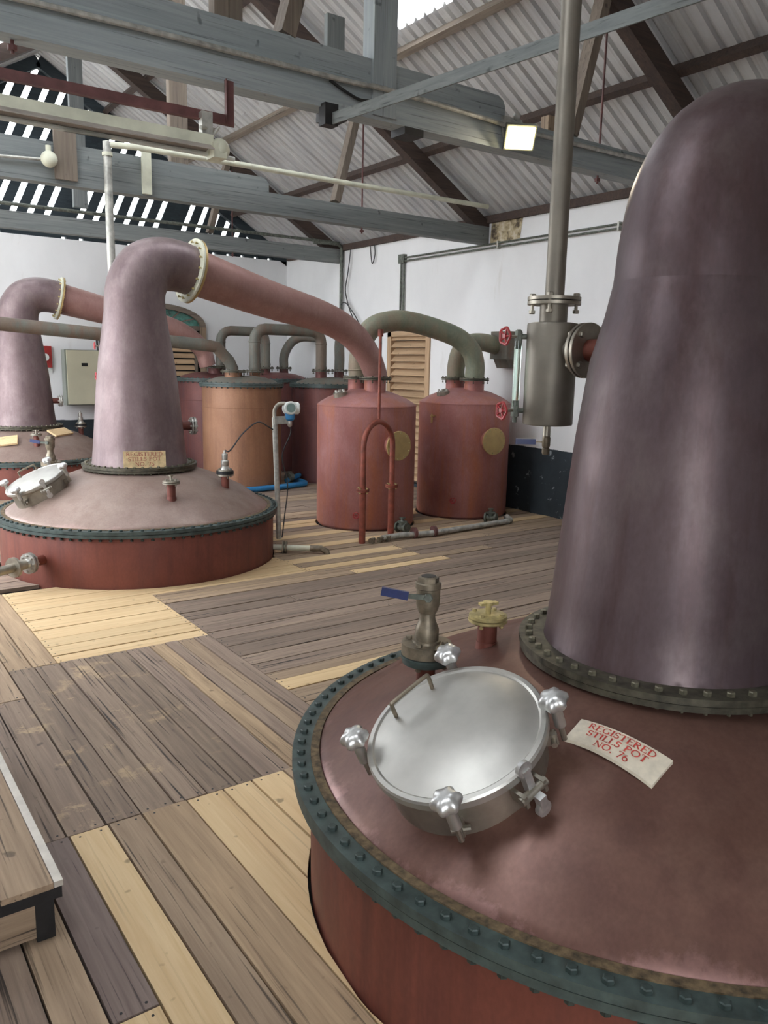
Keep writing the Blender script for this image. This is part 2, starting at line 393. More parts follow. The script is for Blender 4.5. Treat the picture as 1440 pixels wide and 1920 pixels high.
def zone(axis, u0, u1, seams, mats, joints=0):
    for i in range(len(seams) - 1):
        m = mats[i % len(mats)] if isinstance(mats, (list, tuple)) and not isinstance(mats[0], tuple) else random.choices([x[0] for x in mats], [x[1] for x in mats])[0]
        cuts = [u0, u1]
        if joints: cuts = sorted([u0, u1] + [u0 + (u1 - u0) * (k + random.uniform(.25, .75)) / joints for k in range(joints)])
        for a, b in zip(cuts, cuts[1:]): board(axis, a, b, seams[i], seams[i + 1], m)
def steps(a, b, w): n = max(1, round((b - a) / w)); return [a + (b - a) * k / n for k in range(n + 1)]
# front bay: boards run away from the camera
FS = [(-1.2, -1.0, 'old_y'), (-1.0, -.8, 'old_y'), (-.8, -.6, 'brown_y'), (-.6, -.4, 'old_y'), (-.4, -.2, 'old_y'), (-.2, .02, 'brown_y'), (.02, .25, 'old_y'), (.25, .5, 'old_y'), (.5, .675, 'brown_y')]
for a, b, m in FS: board('y', YF, 3.765, a, b, m)
board('y', 2.51, 3.765, .675, .85, 'purple_y'); board('y', YF, 2.505, .675, .85, 'new_y')
for a, b, m in ((.85, 1.04, 'new_y'), (1.04, 1.21, 'brown_y'), (1.21, 1.45, 'old_light_y'), (1.45, 1.66, 'new_y'), (1.66, 1.83, 'new_y'), (1.83, 2.03, 'new_y'), (2.03, 2.22, 'brown_y'), (2.22, 2.42, 'new_y'), (2.42, 2.62, 'old_y')):
    board('y', YF if a < 1.5 else .2, 3.765, a, b, m)
# middle bay of old stained boards
zone('y', 3.765, 6.16, [1.03, 1.21, 1.39, 1.57, 1.75, 1.9, 2.09, 2.22, 2.33, 2.47, 2.61], ['stain_y', 'stain_y', 'stain_y', 'stain_y', 'stain_y', 'old_y', 'old_light_y', 'old_y', 'brown_y', 'old_y'])
zone('y', 3.765, 5.6, [-1.2, -1.0, -.8, -.6, -.4, -.2, 0, .2, .38, .54, .69, .84, 1.03], ['old_y', 'old_y', 'stain_y'])
zone('y', 5.6, 8.5, [-1.2, -1.0, -.8, -.6, -.4, -.2, 0, .2, .38, .54, .69, .84, 1.03], ['old_light_y', 'brown_y'])
zone('y', 6.16, 8.33, [1.03, 1.2, 1.38], ['old_light_y', 'old_light_y'])
# new pine bays
zone('x', 1.38, 2.61, [6.16, 6.32, 6.54, 6.745, 7.01, 7.14, 7.33], ['new_x'])
zone('x', 1.38, 4.4, [7.33, 7.62, 7.92, 8.2, 8.33], ['new_x']); 
zone('x', 4.4, 6.0, [7.55, 7.72, 7.92, 8.13], ['new_x', 'brown_x', 'new_x'])
# big weathered bay: boards run across
seams = [2.0, 2.2, 2.42, 2.6, 2.83, 3.05, 3.27, 3.5, 3.71, 3.93, 4.13, 4.34, 4.52, 4.76, 4.96, 5.12, 5.34, 5.55, 5.8, 6.02, 6.2, 6.42, 6.62, 6.83, 7.03, 7.2, 7.36, 7.55]
for i in range(len(seams) - 1):
    a, b = seams[i], seams[i + 1]
    if b < 4.4: ms = [('brown_x', 2), ('old_x', 1)]
    elif b < 5.2: ms = [('brown_x', 3), ('new_x', 1)]
    else: ms = [('old_x', 8), ('brown_x', 1)]
    ends = [2.61] + sorted(random.uniform(3.6, 8.8) for _ in range(1)) + [XR]
    if abs(a - 7.2) < .01: ends = [2.61, 4.82, 6.19, XR]
    for k, (p, q) in enumerate(zip(ends, ends[1:])):
        m = random.choices([x[0] for x in ms], [x[1] for x in ms])[0]
        if abs(a - 7.2) < .01 and k == 1: m = 'new_x'
        board('x', p, q, a, b, m)
zone('x', 6.0, XR, [7.55, 7.75, 7.94, 8.13], ['old_x', 'old_x', 'brown_x'], 1)
zone('x', 4.4, XR, [8.13, 8.33, 8.52, 8.72, 8.92], ['brown_x', 'brown_x', 'new_x', 'brown_x'], 1)
zone('x', 4.7, XR, steps(8.92, 11.0, .21), [('brown_x', 3), ('old_x', 2), ('new_x', 1)], 1)
zone('x', 4.7, XR, steps(11.0, YB, .24), [('old_x', 3), ('brown_x', 2)], 1)
zone('x', XL, 4.7, steps(8.5, YB, .26), [('old_x', 2), ('brown_x', 2)], 0)
part(NAILS, 'nail_heads', 'black', FLOOR, 0, kind='stuff')
# ---- walls
DY0, DY1, DZ = 11.66, 12.98, 2.93
g = G(); g.box(XR, XR + .25, YF, DY0, -.3, 4.62); g.box(XR, XR + .25, DY1, YB + .25, -.3, 4.62); g.box(XR, XR + .25, DY0, DY1, -.3, .06); g.box(XR, XR + .25, DY0, DY1, DZ, 4.62)
struct(g, 'wall_right', 'wall')
g = G(); g.box(XL - .25, XR, YB, YB + .25, -.3, 4.6); struct(g, 'wall_back', 'wall')
g = G()
for y0, y1 in ((YF, 7.2), (11.6, 12.2), (16.6, YB)): g.box(XL - .25, XL, y0, y1, 0, 4.62)
g.box(XL - .25, XL, YF, YB, -.3, .9); g.box(XL - .25, XL, YF, YB, 4.25, 4.62); struct(g, 'wall_left', 'wall')
g = G(); g.box(.7, XR + .25, YF - .25, YF, -.3, 4.62); g.box(XL - .25, .7, YF - .25, YF, -.3, 1.0); g.box(XL - .25, .7, YF - .25, YF, 3.3, 4.62)  # unseen gap left open here to let in front fill light
g.prism([(XL - .25, YF, 4.62), (XR + .25, YF, 4.62), (RIDGE, YF, 7.75)], (0, -.25, 0)); struct(g, 'wall_front', 'wall')
g = G(); g.box(-60, 60, -60, 80, -.5, -.3); struct(g, 'floor', 'yard')
g = G(); g.prism([(XR - .004, 10.02, 4.24), (XR - .004, 9.5, 4.3), (XR - .004, 9.45, 4.61), (XR - .004, 10.16, 4.61), (XR - .004, 10.18, 4.3)], (-.002, 0, 0))
part(g, 'damp_stain', 'mould', bpy.data.objects['wall_right'], 0)
# ---- roof sheets
def rib_sheet(y0, y1, xa, xb, lift):
    """one ribbed sheet between y0,y1 from lower edge xa to upper edge xb, following the slope"""
    prof = []; k = 6; p = (y1 - y0) / k
    for i in range(k):
        b = y0 + i * p; prof += [(b, 0), (b + p * .62, 0), (b + p * .74, .045), (b + p * .88, .045)]
    prof.append((y1, 0)); P = []; F = []
    for x in (xa, xb):
        for (y, h) in prof: P.append((x, y, roof_z(x) + lift + h))
    n = len(prof)
    for i in range(n - 1): F.append((i, i + 1, n + i + 1, n + i))
    return G().add(P, F)
CE = bpy.data.objects.new('ceiling', None); COL.objects.link(CE); CE['kind'] = 'structure'; BASE['ceiling'] = Vector((0, 0, 0)); CE['label'] = 'ribbed zinc roof sheeting over the still house'
SKY = {(1, 8)}; SKY_FILL = {(0, 3), (0, 8), (0, 11), (0, 14), (1, 8), (1, 11), (1, 14)}  # second set: unseen left-slope sheets added for fill light
for k in range(-1, 18):
    y0 = 7.9 + 1.1 * (k - 8); y1 = y0 + 1.1
    y0 = max(y0, YF - .3); y1 = min(y1, 17.55)
    for r, (xa, xb) in enumerate(((XR + .45, 6.5), (6.58, RIDGE - .02))):
        g = rib_sheet(y0, y1, xa, xb, .012 * r)
        if (r, k) in SKY: part(g, 'skylight_or_fill_sheet', 'poly', CE, 0, label='bright milky skylight sheet')
        else: part(g, 'roof_sheet', 'sheet', CE, 0)
    for r, (xa, xb) in enumerate(((XL - .45, 1.5), (1.42, RIDGE + .02))):
        g = rib_sheet(y0, y1, xa, xb, .012 * r)
        if (r, k) in SKY_FILL: part(g, 'skylight_or_fill_sheet', 'poly', CE, 0, label='milky roof sheet added out of view for fill light')
        else: part(g, 'roof_sheet', 'sheet', CE, 0)
g = G(); g.prism([(RIDGE - .25, YF - .3, roof_z(RIDGE) - .08), (RIDGE, YF - .3, roof_z(RIDGE) + .09), (RIDGE + .25, YF - .3, roof_z(RIDGE) - .08), (RIDGE, YF - .3, roof_z(RIDGE) + .13)], (0, 19.3, 0)); part(g, 'ridge_cap', 'sheet', CE, 0)
# ---- gable over the back wall: slanting boards with daylight between them
GW = bpy.data.objects.new('wall_gable', None); COL.objects.link(GW); GW['kind'] = 'structure'; BASE['wall_gable'] = Vector((0, 0, 0))
yg = 17.28; zb = 5.0; sl = .46
g = G(); g.box(XL - .2, XR + .2, yg - .06, yg + .06, 4.66, zb); part(g, 'wall_plate', 'dark_tim_x', GW, 0)
x = XL
while x < XR:
    w = random.choice((.25, .25, .55, 1.1)); g = G(); g.box(x, min(x + w, XR), yg - .06, yg + .06, 4.59, 4.665); part(g, 'packing_block', 'dark_tim_x', GW, 0); x += w + .09
def gboard(xc, w):
    # board axis: x = xc + sl*(z-zb); clipped at the roof line
    def top(x0):
        lo, hi = zb, 9.0
        for _ in range(40):
            mid = (lo + hi) / 2
            if mid < roof_z(x0 + sl * (mid - zb)) - .03: lo = mid
            else: hi = mid
        return lo
    a, b = xc - w / 2, xc + w / 2; ta, tb = top(a), top(b)
    if ta < zb + .04 or tb < zb + .04: return
    gg = G(); gg.prism([(a, yg - .02, zb - .06), (b, yg - .02, zb - .06), (b + sl * (tb - zb), yg - .02, tb), (a + sl * (ta - zb), yg - .02, ta)], (0, .04, 0)); part(gg, 'gable_board', 'dark_tim_x', GW, 0)
x = -3.2
PATCH = (4.55, 5.05)
k = 0
while x < 9.2:
    gboard(x, .195)
    if k % 7 == 3: gboard(x + .155, .13)
    x += .31; k += 1
for z in (6.08,):
    g = G(); h = (XR - RIDGE) - (z - EZ) / SL; g.box(RIDGE - h, RIDGE + h, yg - .1, yg - .03, z - .14, z + .14); part(g, 'rail', 'dark_tim_x', GW, 0)
for s in (1, -1):
    g = G(); g.beam((RIDGE, yg - .12, roof_z(RIDGE) - .14), (RIDGE + s * (XR - RIDGE + .2), yg - .12, EZ - .26), .12, .2); part(g, 'verge_rafter', 'dark_tim_x', GW, 0)
# ---- eaves plate along the right wall
g = G(); g.box(XR - .06, XR + .16, YF, 17.0, 4.6, 4.72); struct(g, 'trim_1', 'dark_tim_s')
# ---- louvred door in the right wall
D = bpy.data.objects.new('door_1', None); COL.objects.link(D); D['kind'] = 'structure'; D['label'] = 'tan louvred wooden door in the right wall'; D.location = (XR, 12.3, 0); BASE['door_1'] = Vector((XR, 12.3, 0))
for y in (DY0 + .06, DY1 - .06):
    g = G(); g.box(XR - .03, XR + .1, y - .06, y + .06, 0, DZ); part(g, 'door_post', 'slat_z', D, 0)
g = G(); g.box(XR - .03, XR + .1, DY0, DY1, DZ - .1, DZ); part(g, 'door_head', 'slat_y', D, 0)
g = G(); g.box(XR + .12, XR + .2, DY0, DY1, 0, DZ); part(g, 'back_panel', 'raw_z', D, 0)
z = .12
while z < DZ - .12:
    g = G(); g.prism([(XR - .02, DY0 + .12, z), (XR - .02, DY0 + .12, z + .018), (XR + .09, DY0 + .12, z + .125), (XR + .09, DY0 + .12, z + .107)], (0, DY1 - DY0 - .24, 0)); part(g, 'slat', 'slat_y', D, 0); z += .132
# ---- arched window in the back wall
WN = bpy.data.objects.new('window_1', None); COL.objects.link(WN); WN['kind'] = 'structure'; WN['label'] = 'arched louvred window behind the middle still'; WN.location = (6.3, YB, 1.0); BASE['window_1'] = Vector((6.3, YB, 1.0))
wx, ww, zs = 6.25, .98, 3.02
def arch(r, rise, n=18): return [(wx - r * cos(pi * i / n), zs + rise * sin(pi * i / n)) for i in range(n + 1)]
g = G(); P = arch(ww - .02, .38); g.prism([(x, YB - .012, z) for x, z in P], (0, .008, 0)); part(g, 'fanlight_glass', 'glass_teal', WN, 0)
g = G(); A1, A0 = arch(ww + .06, .46), arch(ww - .06, .35)
for i in range(18):
    q = [A0[i], A0[i + 1], A1[i + 1], A1[i]]; g.prism([(x, YB - .09, z) for x, z in q], (0, .09, 0))
part(g, 'arched_frame', 'raw_x', WN, 0)
g = G()
for i in (3, 6, 9, 12, 15):
    a = A0[i]; g.beam((wx + (a[0] - wx) * .2, YB - .03, zs + .02), (a[0], YB - .03, a[1]), .025, .03, (0, 1, 0))
part(g, 'glazing_bars', 'raw_z', WN, 0)
g = G(); g.box(wx - ww, wx + ww, YB - .07, YB, zs - .08, zs + .02); part(g, 'transom', 'raw_x', WN, 0)
for s in (-1, 1):
    g = G(); g.box(wx + s * ww - .07, wx + s * ww + .07, YB - .08, YB, 1.0, zs); part(g, 'jamb', 'brown_z', WN, 0)
g = G(); g.box(wx - ww, wx + ww, YB - .012, YB - .004, 1.0, zs); part(g, 'shadow_board', 'dark', WN, 0)
g = G(); g.box(wx - .05, wx + .05, YB - .06, YB, 1.0, zs - .08); g.box(wx + .78, wx + .84, YB - .06, YB, 1.0, zs - .08); part(g, 'mullion', 'raw_z', WN, 0)
z = 1.05
while z < zs - .2:
    for a, b in ((wx - ww + .08, wx - .06), (wx + .06, wx + .77)):
        g = G(); g.prism([(a, YB - .055, z), (a, YB - .055, z + .02), (a, YB - .015, z + .1), (a, YB - .015, z + .08)], (b - a, 0, 0)); part(g, 'slat', 'slat_x' if z > 1.9 else 'raw_x', WN, 0)
    z += .13

# ================================================================== ROOF TIMBERS
TB = 4.28
def truss(y, label, pack0, pack1, tie='tim_x', kp='tim_z', strut='raw_z', king_low=False, TB=4.28, depth=.35):
    t = thing('roof_truss', label, 'truss', (RIDGE, y, TB), 'roof trusses')
    g = G(); g.box(XL, XR - .01, y - .09, y + .09, TB, TB + (.27 if pack1 else depth)); part(g, 'tie_beam', tie, t, 0)
    if pack1:
        g = G(); e = pack1; zt = TB + .275
        P = [(pack0, zt), (e, zt), (e, zt + .1), (e - .03, zt + .15), (e - .09, zt + .18), (pack0, zt + .18)]
        g.prism([(x, y - .075, z) for x, z in P], (0, .15, 0)); part(g, 'packing_beam', tie, t, 0)
    rz = lambda x: EZ - .22 + SL * (XR - x) if x > RIDGE else EZ - .22 + SL * (XR - RIDGE) - SL * (RIDGE - x)
    g = G(); kz = TB + .03 if king_low else TB + .46
    g.box(RIDGE - .115, RIDGE + .115, y - .11 if king_low else y - .05, y + .05, kz, rz(RIDGE) - .05); part(g, 'king_post', kp, t, 0)
    for s in (1, -1):
        g = G(); g.beam((RIDGE, y, rz(RIDGE) - .02), (RIDGE + s * (XR - RIDGE - .02), y, EZ - .24), .16, .22); part(g, 'rafter', 'dark_tim_s', t, 0)
        x0, x1 = RIDGE + s * 2.34, RIDGE + s * 2.72
        g = G(); g.beam((x0, y, TB + .3), (x1, y, rz(x1) - .1), .1, .14, (0, 1, 0)); part(g, 'strut', strut, t, 0)
        g = G(); x2 = RIDGE + s * 2.82; g.cyl((x2, y + .02, TB - .08), (x2, y + .02, rz(x2)), .012, n=6); g.lathe((x2, y + .02, TB - .06), [(.03, 0), (.03, .03)], 6); part(g, 'hanger_rod', 'red_angle', t)
    return t, rz
t1, rz = truss(5.9, 'nearest roof truss, grey double beam with thick king post and floodlight', -1.0, 5.46, 'beam_x', 'beam_z', king_low=True)
y = 5.9
g = G(); g.beam((3.2, y, TB + .46), (3.62, y, 6.2), .12, .17, (0, 1, 0)); part(g, 'raking_strut', 'raw_z', t1, 0)
g = G(); g.box(2.62, 2.73, y - .04, y + .06, TB + .46, 6.6); part(g, 'stud', 'raw_z', t1, 0)
g = G(); g.box(2.735, 2.84, y - .04, y + .06, TB + .46, 6.65); part(g, 'stud', 'raw_z', t1, 0)
g = G(); g.box(3.58, 3.74, y - .02, y + .03, TB + .44, 5.0); part(g, 'cleat', 'tim_z', t1, 0)
g = G(); g.box(6.06, 6.2, y - .05, y + .05, TB + .27, TB + .42); part(g, 'cleat', 'brown_z', t1, 0)
g = G(); g.box(4.3, 4.5, y - .1, y + .1, TB - .06, TB); part(g, 'bearing_plate', 'black', t1, 0)
g = G(); g.box(3.55, 3.72, y - .1, y + .1, TB - .07, TB); part(g, 'bearing_plate', 'black', t1, 0)
t2, _ = truss(10.3, 'second roof truss from the camera, with rounded packing beam end and pale cleats', -1.0, 5.32, kp='raw_z')
y = 10.3
g = G(); g.box(2.55, 2.8, y - .13, y - .09, TB + .05, TB + .6); part(g, 'splice_board', 'raw_z', t2, 0)
g = G(); g.box(3.57, 3.68, y - .14, y - .09, TB + .02, TB + .56); part(g, 'splice_board', 'cream', t2, 0, label='white painted splice board')
t3, _ = truss(14.75, 'farthest roof truss, close to the gable', 0, None, strut='raw_z', TB=4.36, depth=.27)
for i, (x, lab) in enumerate(((8.0, 'lowest roof purlin above the right wall'), (6.68, 'middle roof purlin beside the skylight'), (5.3, 'upper roof purlin near the ridge'))):
    g = G(); zc = roof_z(x) - .065; g.obox((x, 7.9, zc), (0, 1, 0), (SL and 1 / sqrt(1 + SL * SL), 0, -SL / sqrt(1 + SL * SL)), (SL / sqrt(1 + SL * SL), 0, 1 / sqrt(1 + SL * SL)), 18.8, .09, .12)
    solo(g, 'roof_purlin', 'dark_tim_s' if i != 1 else 'raw_y', lab, 'purlin', (x, 7.9, zc), 'roof purlins', 0)
# flat steel bar braced from the first truss towards the camera
g = G(); A, B = V3((3.545, 5.8, 4.19)), V3((3.93, 2.2, 4.19)); g.beam(A, B, .014, .085)
t = thing('brace_bar', 'flat grey steel bar running from under the nearest truss overhead', 'bar', tuple(A)); part(g, 'bar', 'red_angle', t, 0)
bpy.data.objects['bar'].data.materials[0] = M['tim_y']
g = G(); g.box(3.48, 3.6, 5.74, 5.84, 4.14, 4.3); part(g, 'bracket', 'black', t, 0)
# ================================================================== STILLS
DOME_R = [.50, .66, .9, 1.2, 1.5]; DOME_Z = [1.05, 1.03, .945, .80, .585]
def dome_z(r): return interp(r, DOME_R, DOME_Z)
def ball_valve(par, p, d_handle):
    """flanged nozzle with reducer and lever valve standing on the dome at p"""
    p = V3(p); z0 = p.z
    r = part(G().cyl(p + V3((0, 0, -.08)), p + V3((0, 0, .15)), .042, n=20), 'ball_valve', 'cop_side', par)
    g = G(); b = p + V3((0, 0, .13)); g.lathe(b, [(.105, 0), (.105, .02), (.112, .022), (.112, .034), (.105, .036)], 28); part(g, 'lower_flange', 'teal', r)
    g = G(); b = p + V3((0, 0, .17)); g.lathe(b, [(.11, 0), (.11, .05), (.062, .052), (.06, .062), (.052, .064), (.052, .112), (.046, .128), (.037, .15), (.034, .165), (.034, .2)], 28); part(g, 'upper_flange', 'bronze', r)
    bolt_circle(r, p + V3((0, 0, .222)), .085, 4, .014, .014, .11, 'bronze', ph=.5)
    g = G(); b = p + V3((0, 0, .355)); g.lathe(b, [(.038, 0), (.046, .02), (.052, .04), (.052, .108), (.057, .112), (.057, .134), (.052, .138)], 24); hexg(g, b + V3((0, 0, .137)), .046, .026)
    d = V3(d_handle).normalized(); g.cyl(b + V3((0, 0, .085)), b + V3((0, 0, .085)) + d * .075, .016, n=10); part(g, 'valve_body', 'bronze', r)
    g = G(); g.lathe(b + V3((0, 0, .158)), [(.032, 0), (.032, .0065)], 16); part(g, 'bore', 'black', r)
    s = V3((0, 0, 1)).cross(d); hd = (s * -1); q = b + V3((0, 0, .085)) + d * .066
    hd = V3(HANDLE); g = G(); g.beam(q, q + hd * .09, .022, .006, d); hexg(g, q - d * .004, .02, .02, d); part(g, 'lever', 'grey_valve', r)
    g = G(); e = q + hd * .085; f = q + hd * .20 + V3((0, 0, .012)); g.beam(e, f, .036, .016, d); part(g, 'grip', 'blue', r, label='blue lever grip')
HANDLE = Vector((-.77, .60, .06)).normalized()
def blind_nozzle(par, p, z1, mat):
    """capped nozzle with a small handle on its cover"""
    p = V3(p); h = z1 - p.z
    r = part(G().cyl(p - V3((0, 0, .1)), p + V3((0, 0, h)), .046, n=20), 'capped_nozzle', 'cop_side', par)
    part(G().lathe(p, [(.056, -.03), (.05, .02)], 20), 'collar', 'cop_side', r)
    g = G(); b = p + V3((0, 0, h)); g.lathe(b, [(.088, 0), (.092, .004), (.092, .014), (.088, .016)], 28); part(g, 'flange', mat, r)
    g = G(); b = b + V3((0, 0, .02)); g.lathe(b, [(.09, 0), (.09, .014), (.084, .018)], 28); part(g, 'cover', mat, r)
    bolt_circle(r, b + V3((0, 0, .018)), .07, 4, .011, .011, .06, mat, ph=.4)
    g = G(); g.cyl(b, b + V3((0, 0, .07)), .014, n=10); g.beam(b + V3((-.045, .01, .068)), b + V3((.045, -.01, .068)), .03, .012); g.lathe(b + V3((0, 0, .062)), [(.026, 0), (.026, .016)], 14); part(g, 'cover_handle', mat, r)
def sensor_nozzle(par, p):
    p = V3(p)
    r = part(G().cyl(p - V3((0, 0, .1)), p + V3((0, 0, .14)), .045, n=18), 'sensor_nozzle', 'cop_side', par)
    b = p + V3((0, 0, .13))
    g = G(); g.lathe(b, [(.1, 0), (.1, .018)], 24); g.lathe(b + V3((0, 0, .055)), [(.085, 0), (.085, .016)], 24); part(g, 'flange_plates', 'steel_dull', r)
    g = G(); g.lathe(b + V3((0, 0, .02)), [(.1, 0), (.1, .034)], 24); part(g, 'gasket', 'black', r)
    g = G(); g.lathe(b + V3((0, 0, .07)), [(.06, 0), (.05, .03), (.04, .04), (.046, .05), (.046, .1), (.03, .115), (.034, .13), (.034, .18), (.016, .19), (.014, .22)], 20); part(g, 'sensor', 'steel', r)
    bolt_circle(r, b + V3((0, 0, .072)), .07, 4, .011, .012, .1, 'steel_dull')
def side_nozzle(par, p, d, L, mat='steel'):
    """flanged stub leaving the still sideways in direction d"""
    p, d = V3(p), V3(d).normalized(); r = part(G().cyl(p - d * .2, p + d * L, .05, n=20), 'side_nozzle', 'cop_side', par)
    g = G(); g.lathe(p + d * L, [(.105, 0), (.105, .018), (.06, .02)], 28, d); g.lathe(p + d * (L + .03), [(.105, 0), (.105, .018), (.05, .02), (.04, .04)], 28, d); part(g, 'flange', mat, r)
    bolt_circle(r, p + d * (L + .05), .08, 8, .013, .016, .07, mat, d)
    return r
def star_knob(g, c, axis, r=.05, h=.052):
    u, v, w = frame(axis); c = V3(c); P = []; F = []; n = 36; L = [(.55, 0), (.8, .008), (1, .3), (1, .62), (.72, .95), (.3, 1.0)]
    for k, (s, z) in enumerate(L):
        for i in range(n):
            a = 2 * pi * i / n; rr = r * s * (1 + .12 * cos(6 * a)); P.append(c + w * (h * z) + u * rr * cos(a) + v * rr * sin(a))
    for k in range(len(L) - 1):
        for i in range(n): j = (i + 1) % n; F.append((k * n + i, k * n + j, (k + 1) * n + j, (k + 1) * n + i))
    F.append(tuple(reversed(range(n)))); F.append(tuple((len(L) - 1) * n + i for i in range(n))); g.add(P, F)
def manhole(par, c):
    th = radians(-175); er = V3((cos(th), sin(th), 0)); et = V3((-sin(th), cos(th), 0)); a = radians(25.5)
    n = er * sin(a) + V3((0, 0, cos(a))); uu = er * cos(a) - V3((0, 0, sin(a)))
    B = V3((c[0], c[1], 0)) + er * 1.16 + V3((0, 0, .83)) - uu * .06 - et * .066
    at = lambda r, d, h: B + n * h + uu * (r * cos(radians(d))) + et * (r * sin(radians(d)))
    g = G(); g.lathe(B, [(.305, -.22), (.305, .1), (.32, .105), (.326, .112), (.326, .122)], 64, n, True, False); R = part(g, 'manhole', 'steel_dull', par)
    g = G(); g.lathe(B + n * .122, [(.334, 0), (.34, .004), (.34, .03), (.334, .038), (.318, .04), (.31, .034), (.3, .036), (.26, .05), (.2, .062), (.12, .071), (.04, .074), (1e-4, .0745)], 72, n, True, False); part(g, 'lid', 'steel', R)
    g = G(); P = [at(.245, -71.5, .178), at(.245, -71.5, .235), at(.236, -75, .248), at(.23, -112, .248), at(.238, -116.5, .235), at(.238, -116.5, .178)]; g.tube(catmull(P, 5), .0085, 10); part(g, 'lid_handle', 'bronze', R)
    for d in (-135, 132, -47, 40):
        g = G(); p = at(.372, d, .0); o = (at(1, d, 0) - at(0, d, 0)).normalized(); tg = n.cross(o)
        g.cyl(at(.335, d, .03) - tg * .035, at(.335, d, .03) + tg * .035, .012, n=10); g.obox(at(.325, d, .03), o, tg, n, .05, .018, .05); g.cyl(at(.372, d, .02), at(.372, d, .1), .011, n=10); part(g, 'swing_bolt', 'steel_dull', R)
        g = G(); g.cyl(at(.372, d, .09), at(.372, d, .185), .021, n=16); part(g, 'bolt_sleeve', 'steel', R)
        g = G(); star_knob(g, at(.372, d, .185), n); part(g, 'star_knob', 'alu', R, 60)
    g = G(); d = 84; o = (at(1, d, 0) - at(0, d, 0)).normalized(); tg = n.cross(o)
    g.cyl(at(.375, d, .09) - tg * .06, at(.375, d, .09) + tg * .06, .017, n=14)
    for k in (-1, 1): g.obox(at(.355, d, .085) + tg * .045 * k, o, tg, n, .07, .014, .05)
    part(g, 'hinge', 'steel_dull', R)
    g = G()
    for h0, h1, oo in ((.09, .185, -.012), (.09, .03, .03)):
        p = at(.375 + oo, d, h0); q = at(.372 + oo, d, h1); m = (q - p).normalized(); g.beam(p, q, .03, .03, o); g.lathe(q - o * .008, [(.03, 0), (.03, .016)], 16, o)
    part(g, 'hinge_arm', 'alu', R)
# ---- lettering: serif capitals drawn as strokes
TH, TN, SF = .17, .075, .055
def arcp(cx, cy, rx, ry, a0, a1, n=12): return [(cx + rx * cos(radians(a0 + (a1 - a0) * i / n)), cy + ry * sin(radians(a0 + (a1 - a0) * i / n))) for i in range(n + 1)]
def serif(x, y, w=.3): return ([(x - w / 2, y), (x + w / 2, y)], SF)
def stem(x, y0=0, y1=1, a=True, b=True):
    r = [([(x, y0), (x, y1)], TH)]
    if a: r.append(serif(x, y0 + .025, .34))
    if b: r.append(serif(x, y1 - .025, .34))
    return r
GL = {
 'R': (.78, stem(.17) + [(arcp(.22, .75, .36, .22, 90, -90), .12), ([(.17, .965), (.26, .965)], TN), ([(.17, .53), (.26, .53)], TN), ([(.34, .52), (.72, .03)], .15)]),
 'E': (.68, stem(.17) + [([(.1, .97), (.6, .97)], TN), ([(.17, .52), (.5, .52)], TN), ([(.1, .03), (.64, .03)], TN), ([(.6, .99), (.6, .82)], SF), ([(.64, .01), (.64, .2)], SF), ([(.5, .44), (.5, .6)], SF)]),
 'G': (.86, [(arcp(.47, .5, .36, .46, 40, 320, 20), .12), ([(.72, .08), (.72, .42)], .14), serif(.72, .42, .3), ([(.74, .97), (.74, .74)], SF)]),
 'I': (.36, stem(.18)),
 'S': (.6, [(arcp(.3, .73, .2, .23, 30, 270, 14), .13), (arcp(.3, .27, .22, .24, 90, -150, 14), .13), ([(.5, .98), (.5, .76)], SF), ([(.08, .02), (.08, .26)], SF)]),
 'T': (.74, stem(.37, 0, 1, True, False) + [([(.05, .97), (.69, .97)], TN), ([(.06, .99), (.06, .78)], SF), ([(.68, .99), (.68, .78)], SF)]),
 'D': (.86, stem(.17) + [(arcp(.24, .5, .5, .46, 90, -90, 16), .13), ([(.1, .965), (.28, .965)], TN), ([(.1, .035), (.28, .035)], TN)]),
 'L': (.64, stem(.17) + [([(.1, .03), (.6, .03)], TN), ([(.6, .01), (.6, .22)], SF)]),
 'P': (.7, stem(.17) + [(arcp(.22, .73, .38, .24, 90, -90), .12), ([(.17, .965), (.26, .965)], TN), ([(.17, .49), (.26, .49)], TN)]),
 'O': (.92, [(arcp(.46, .5, .37, .46, 0, 360, 26), .13)]),
 'N': (.86, [([(.15, 0), (.15, 1)], TN), ([(.14, .97), (.7, .03)], .16), ([(.71, 0), (.71, 1)], TN), serif(.15, .025, .3), serif(.71, .975, .3), serif(.1, .975, .2)]),
 '.': (.3, [([(.15, 0), (.15, .13)], .14)]),
 '7': (.58, [([(.06, .96), (.54, .96)], .1), ([(.52, .96), (.2, 0)], .12), ([(.07, .99), (.07, .8)], SF)]),
 '6': (.64, [(arcp(.32, .28, .22, .25, 0, 360, 18), .12), (arcp(.66, .3, .56, .66, 120, 180, 8), .12)]),
 '5': (.6, [([(.14, .96), (.52, .96)], .1), ([(.14, .96), (.11, .54)], .08), (arcp(.27, .3, .25, .28, 125, -140, 14), .13)]),
 ' ': (.4, []),
}
def text_quads(s, h, x0, y0, xs=1.3):
    """strokes of a centred line of text -> list of 2-D quads"""
    w = sum(GL[c][0] for c in s) * h * 1.03; x = x0 - w / 2; Q = []
    for c in s:
        wd, st = GL[c]
        for pts, tk in st:
            for (ax, ay), (bx, by) in zip(pts, pts[1:]):
                dx, dy = bx - ax, by - ay; L = sqrt(dx * dx + dy * dy) or 1; nx, ny = -dy / L * tk / 2, dx / L * tk / 2; ex, ey = dx / L * .01, dy / L * .01
                Q.append([(xs * (x - x0) + x0 + h * px * xs, y0 + h * py) for px, py in ((ax - ex + nx, ay - ey + ny), (ax - ex - nx, ay - ey - ny), (bx + ex - nx, by + ey - ny), (bx + ex + nx, by + ey + ny))])
        x += wd * h * 1.03
    return Q
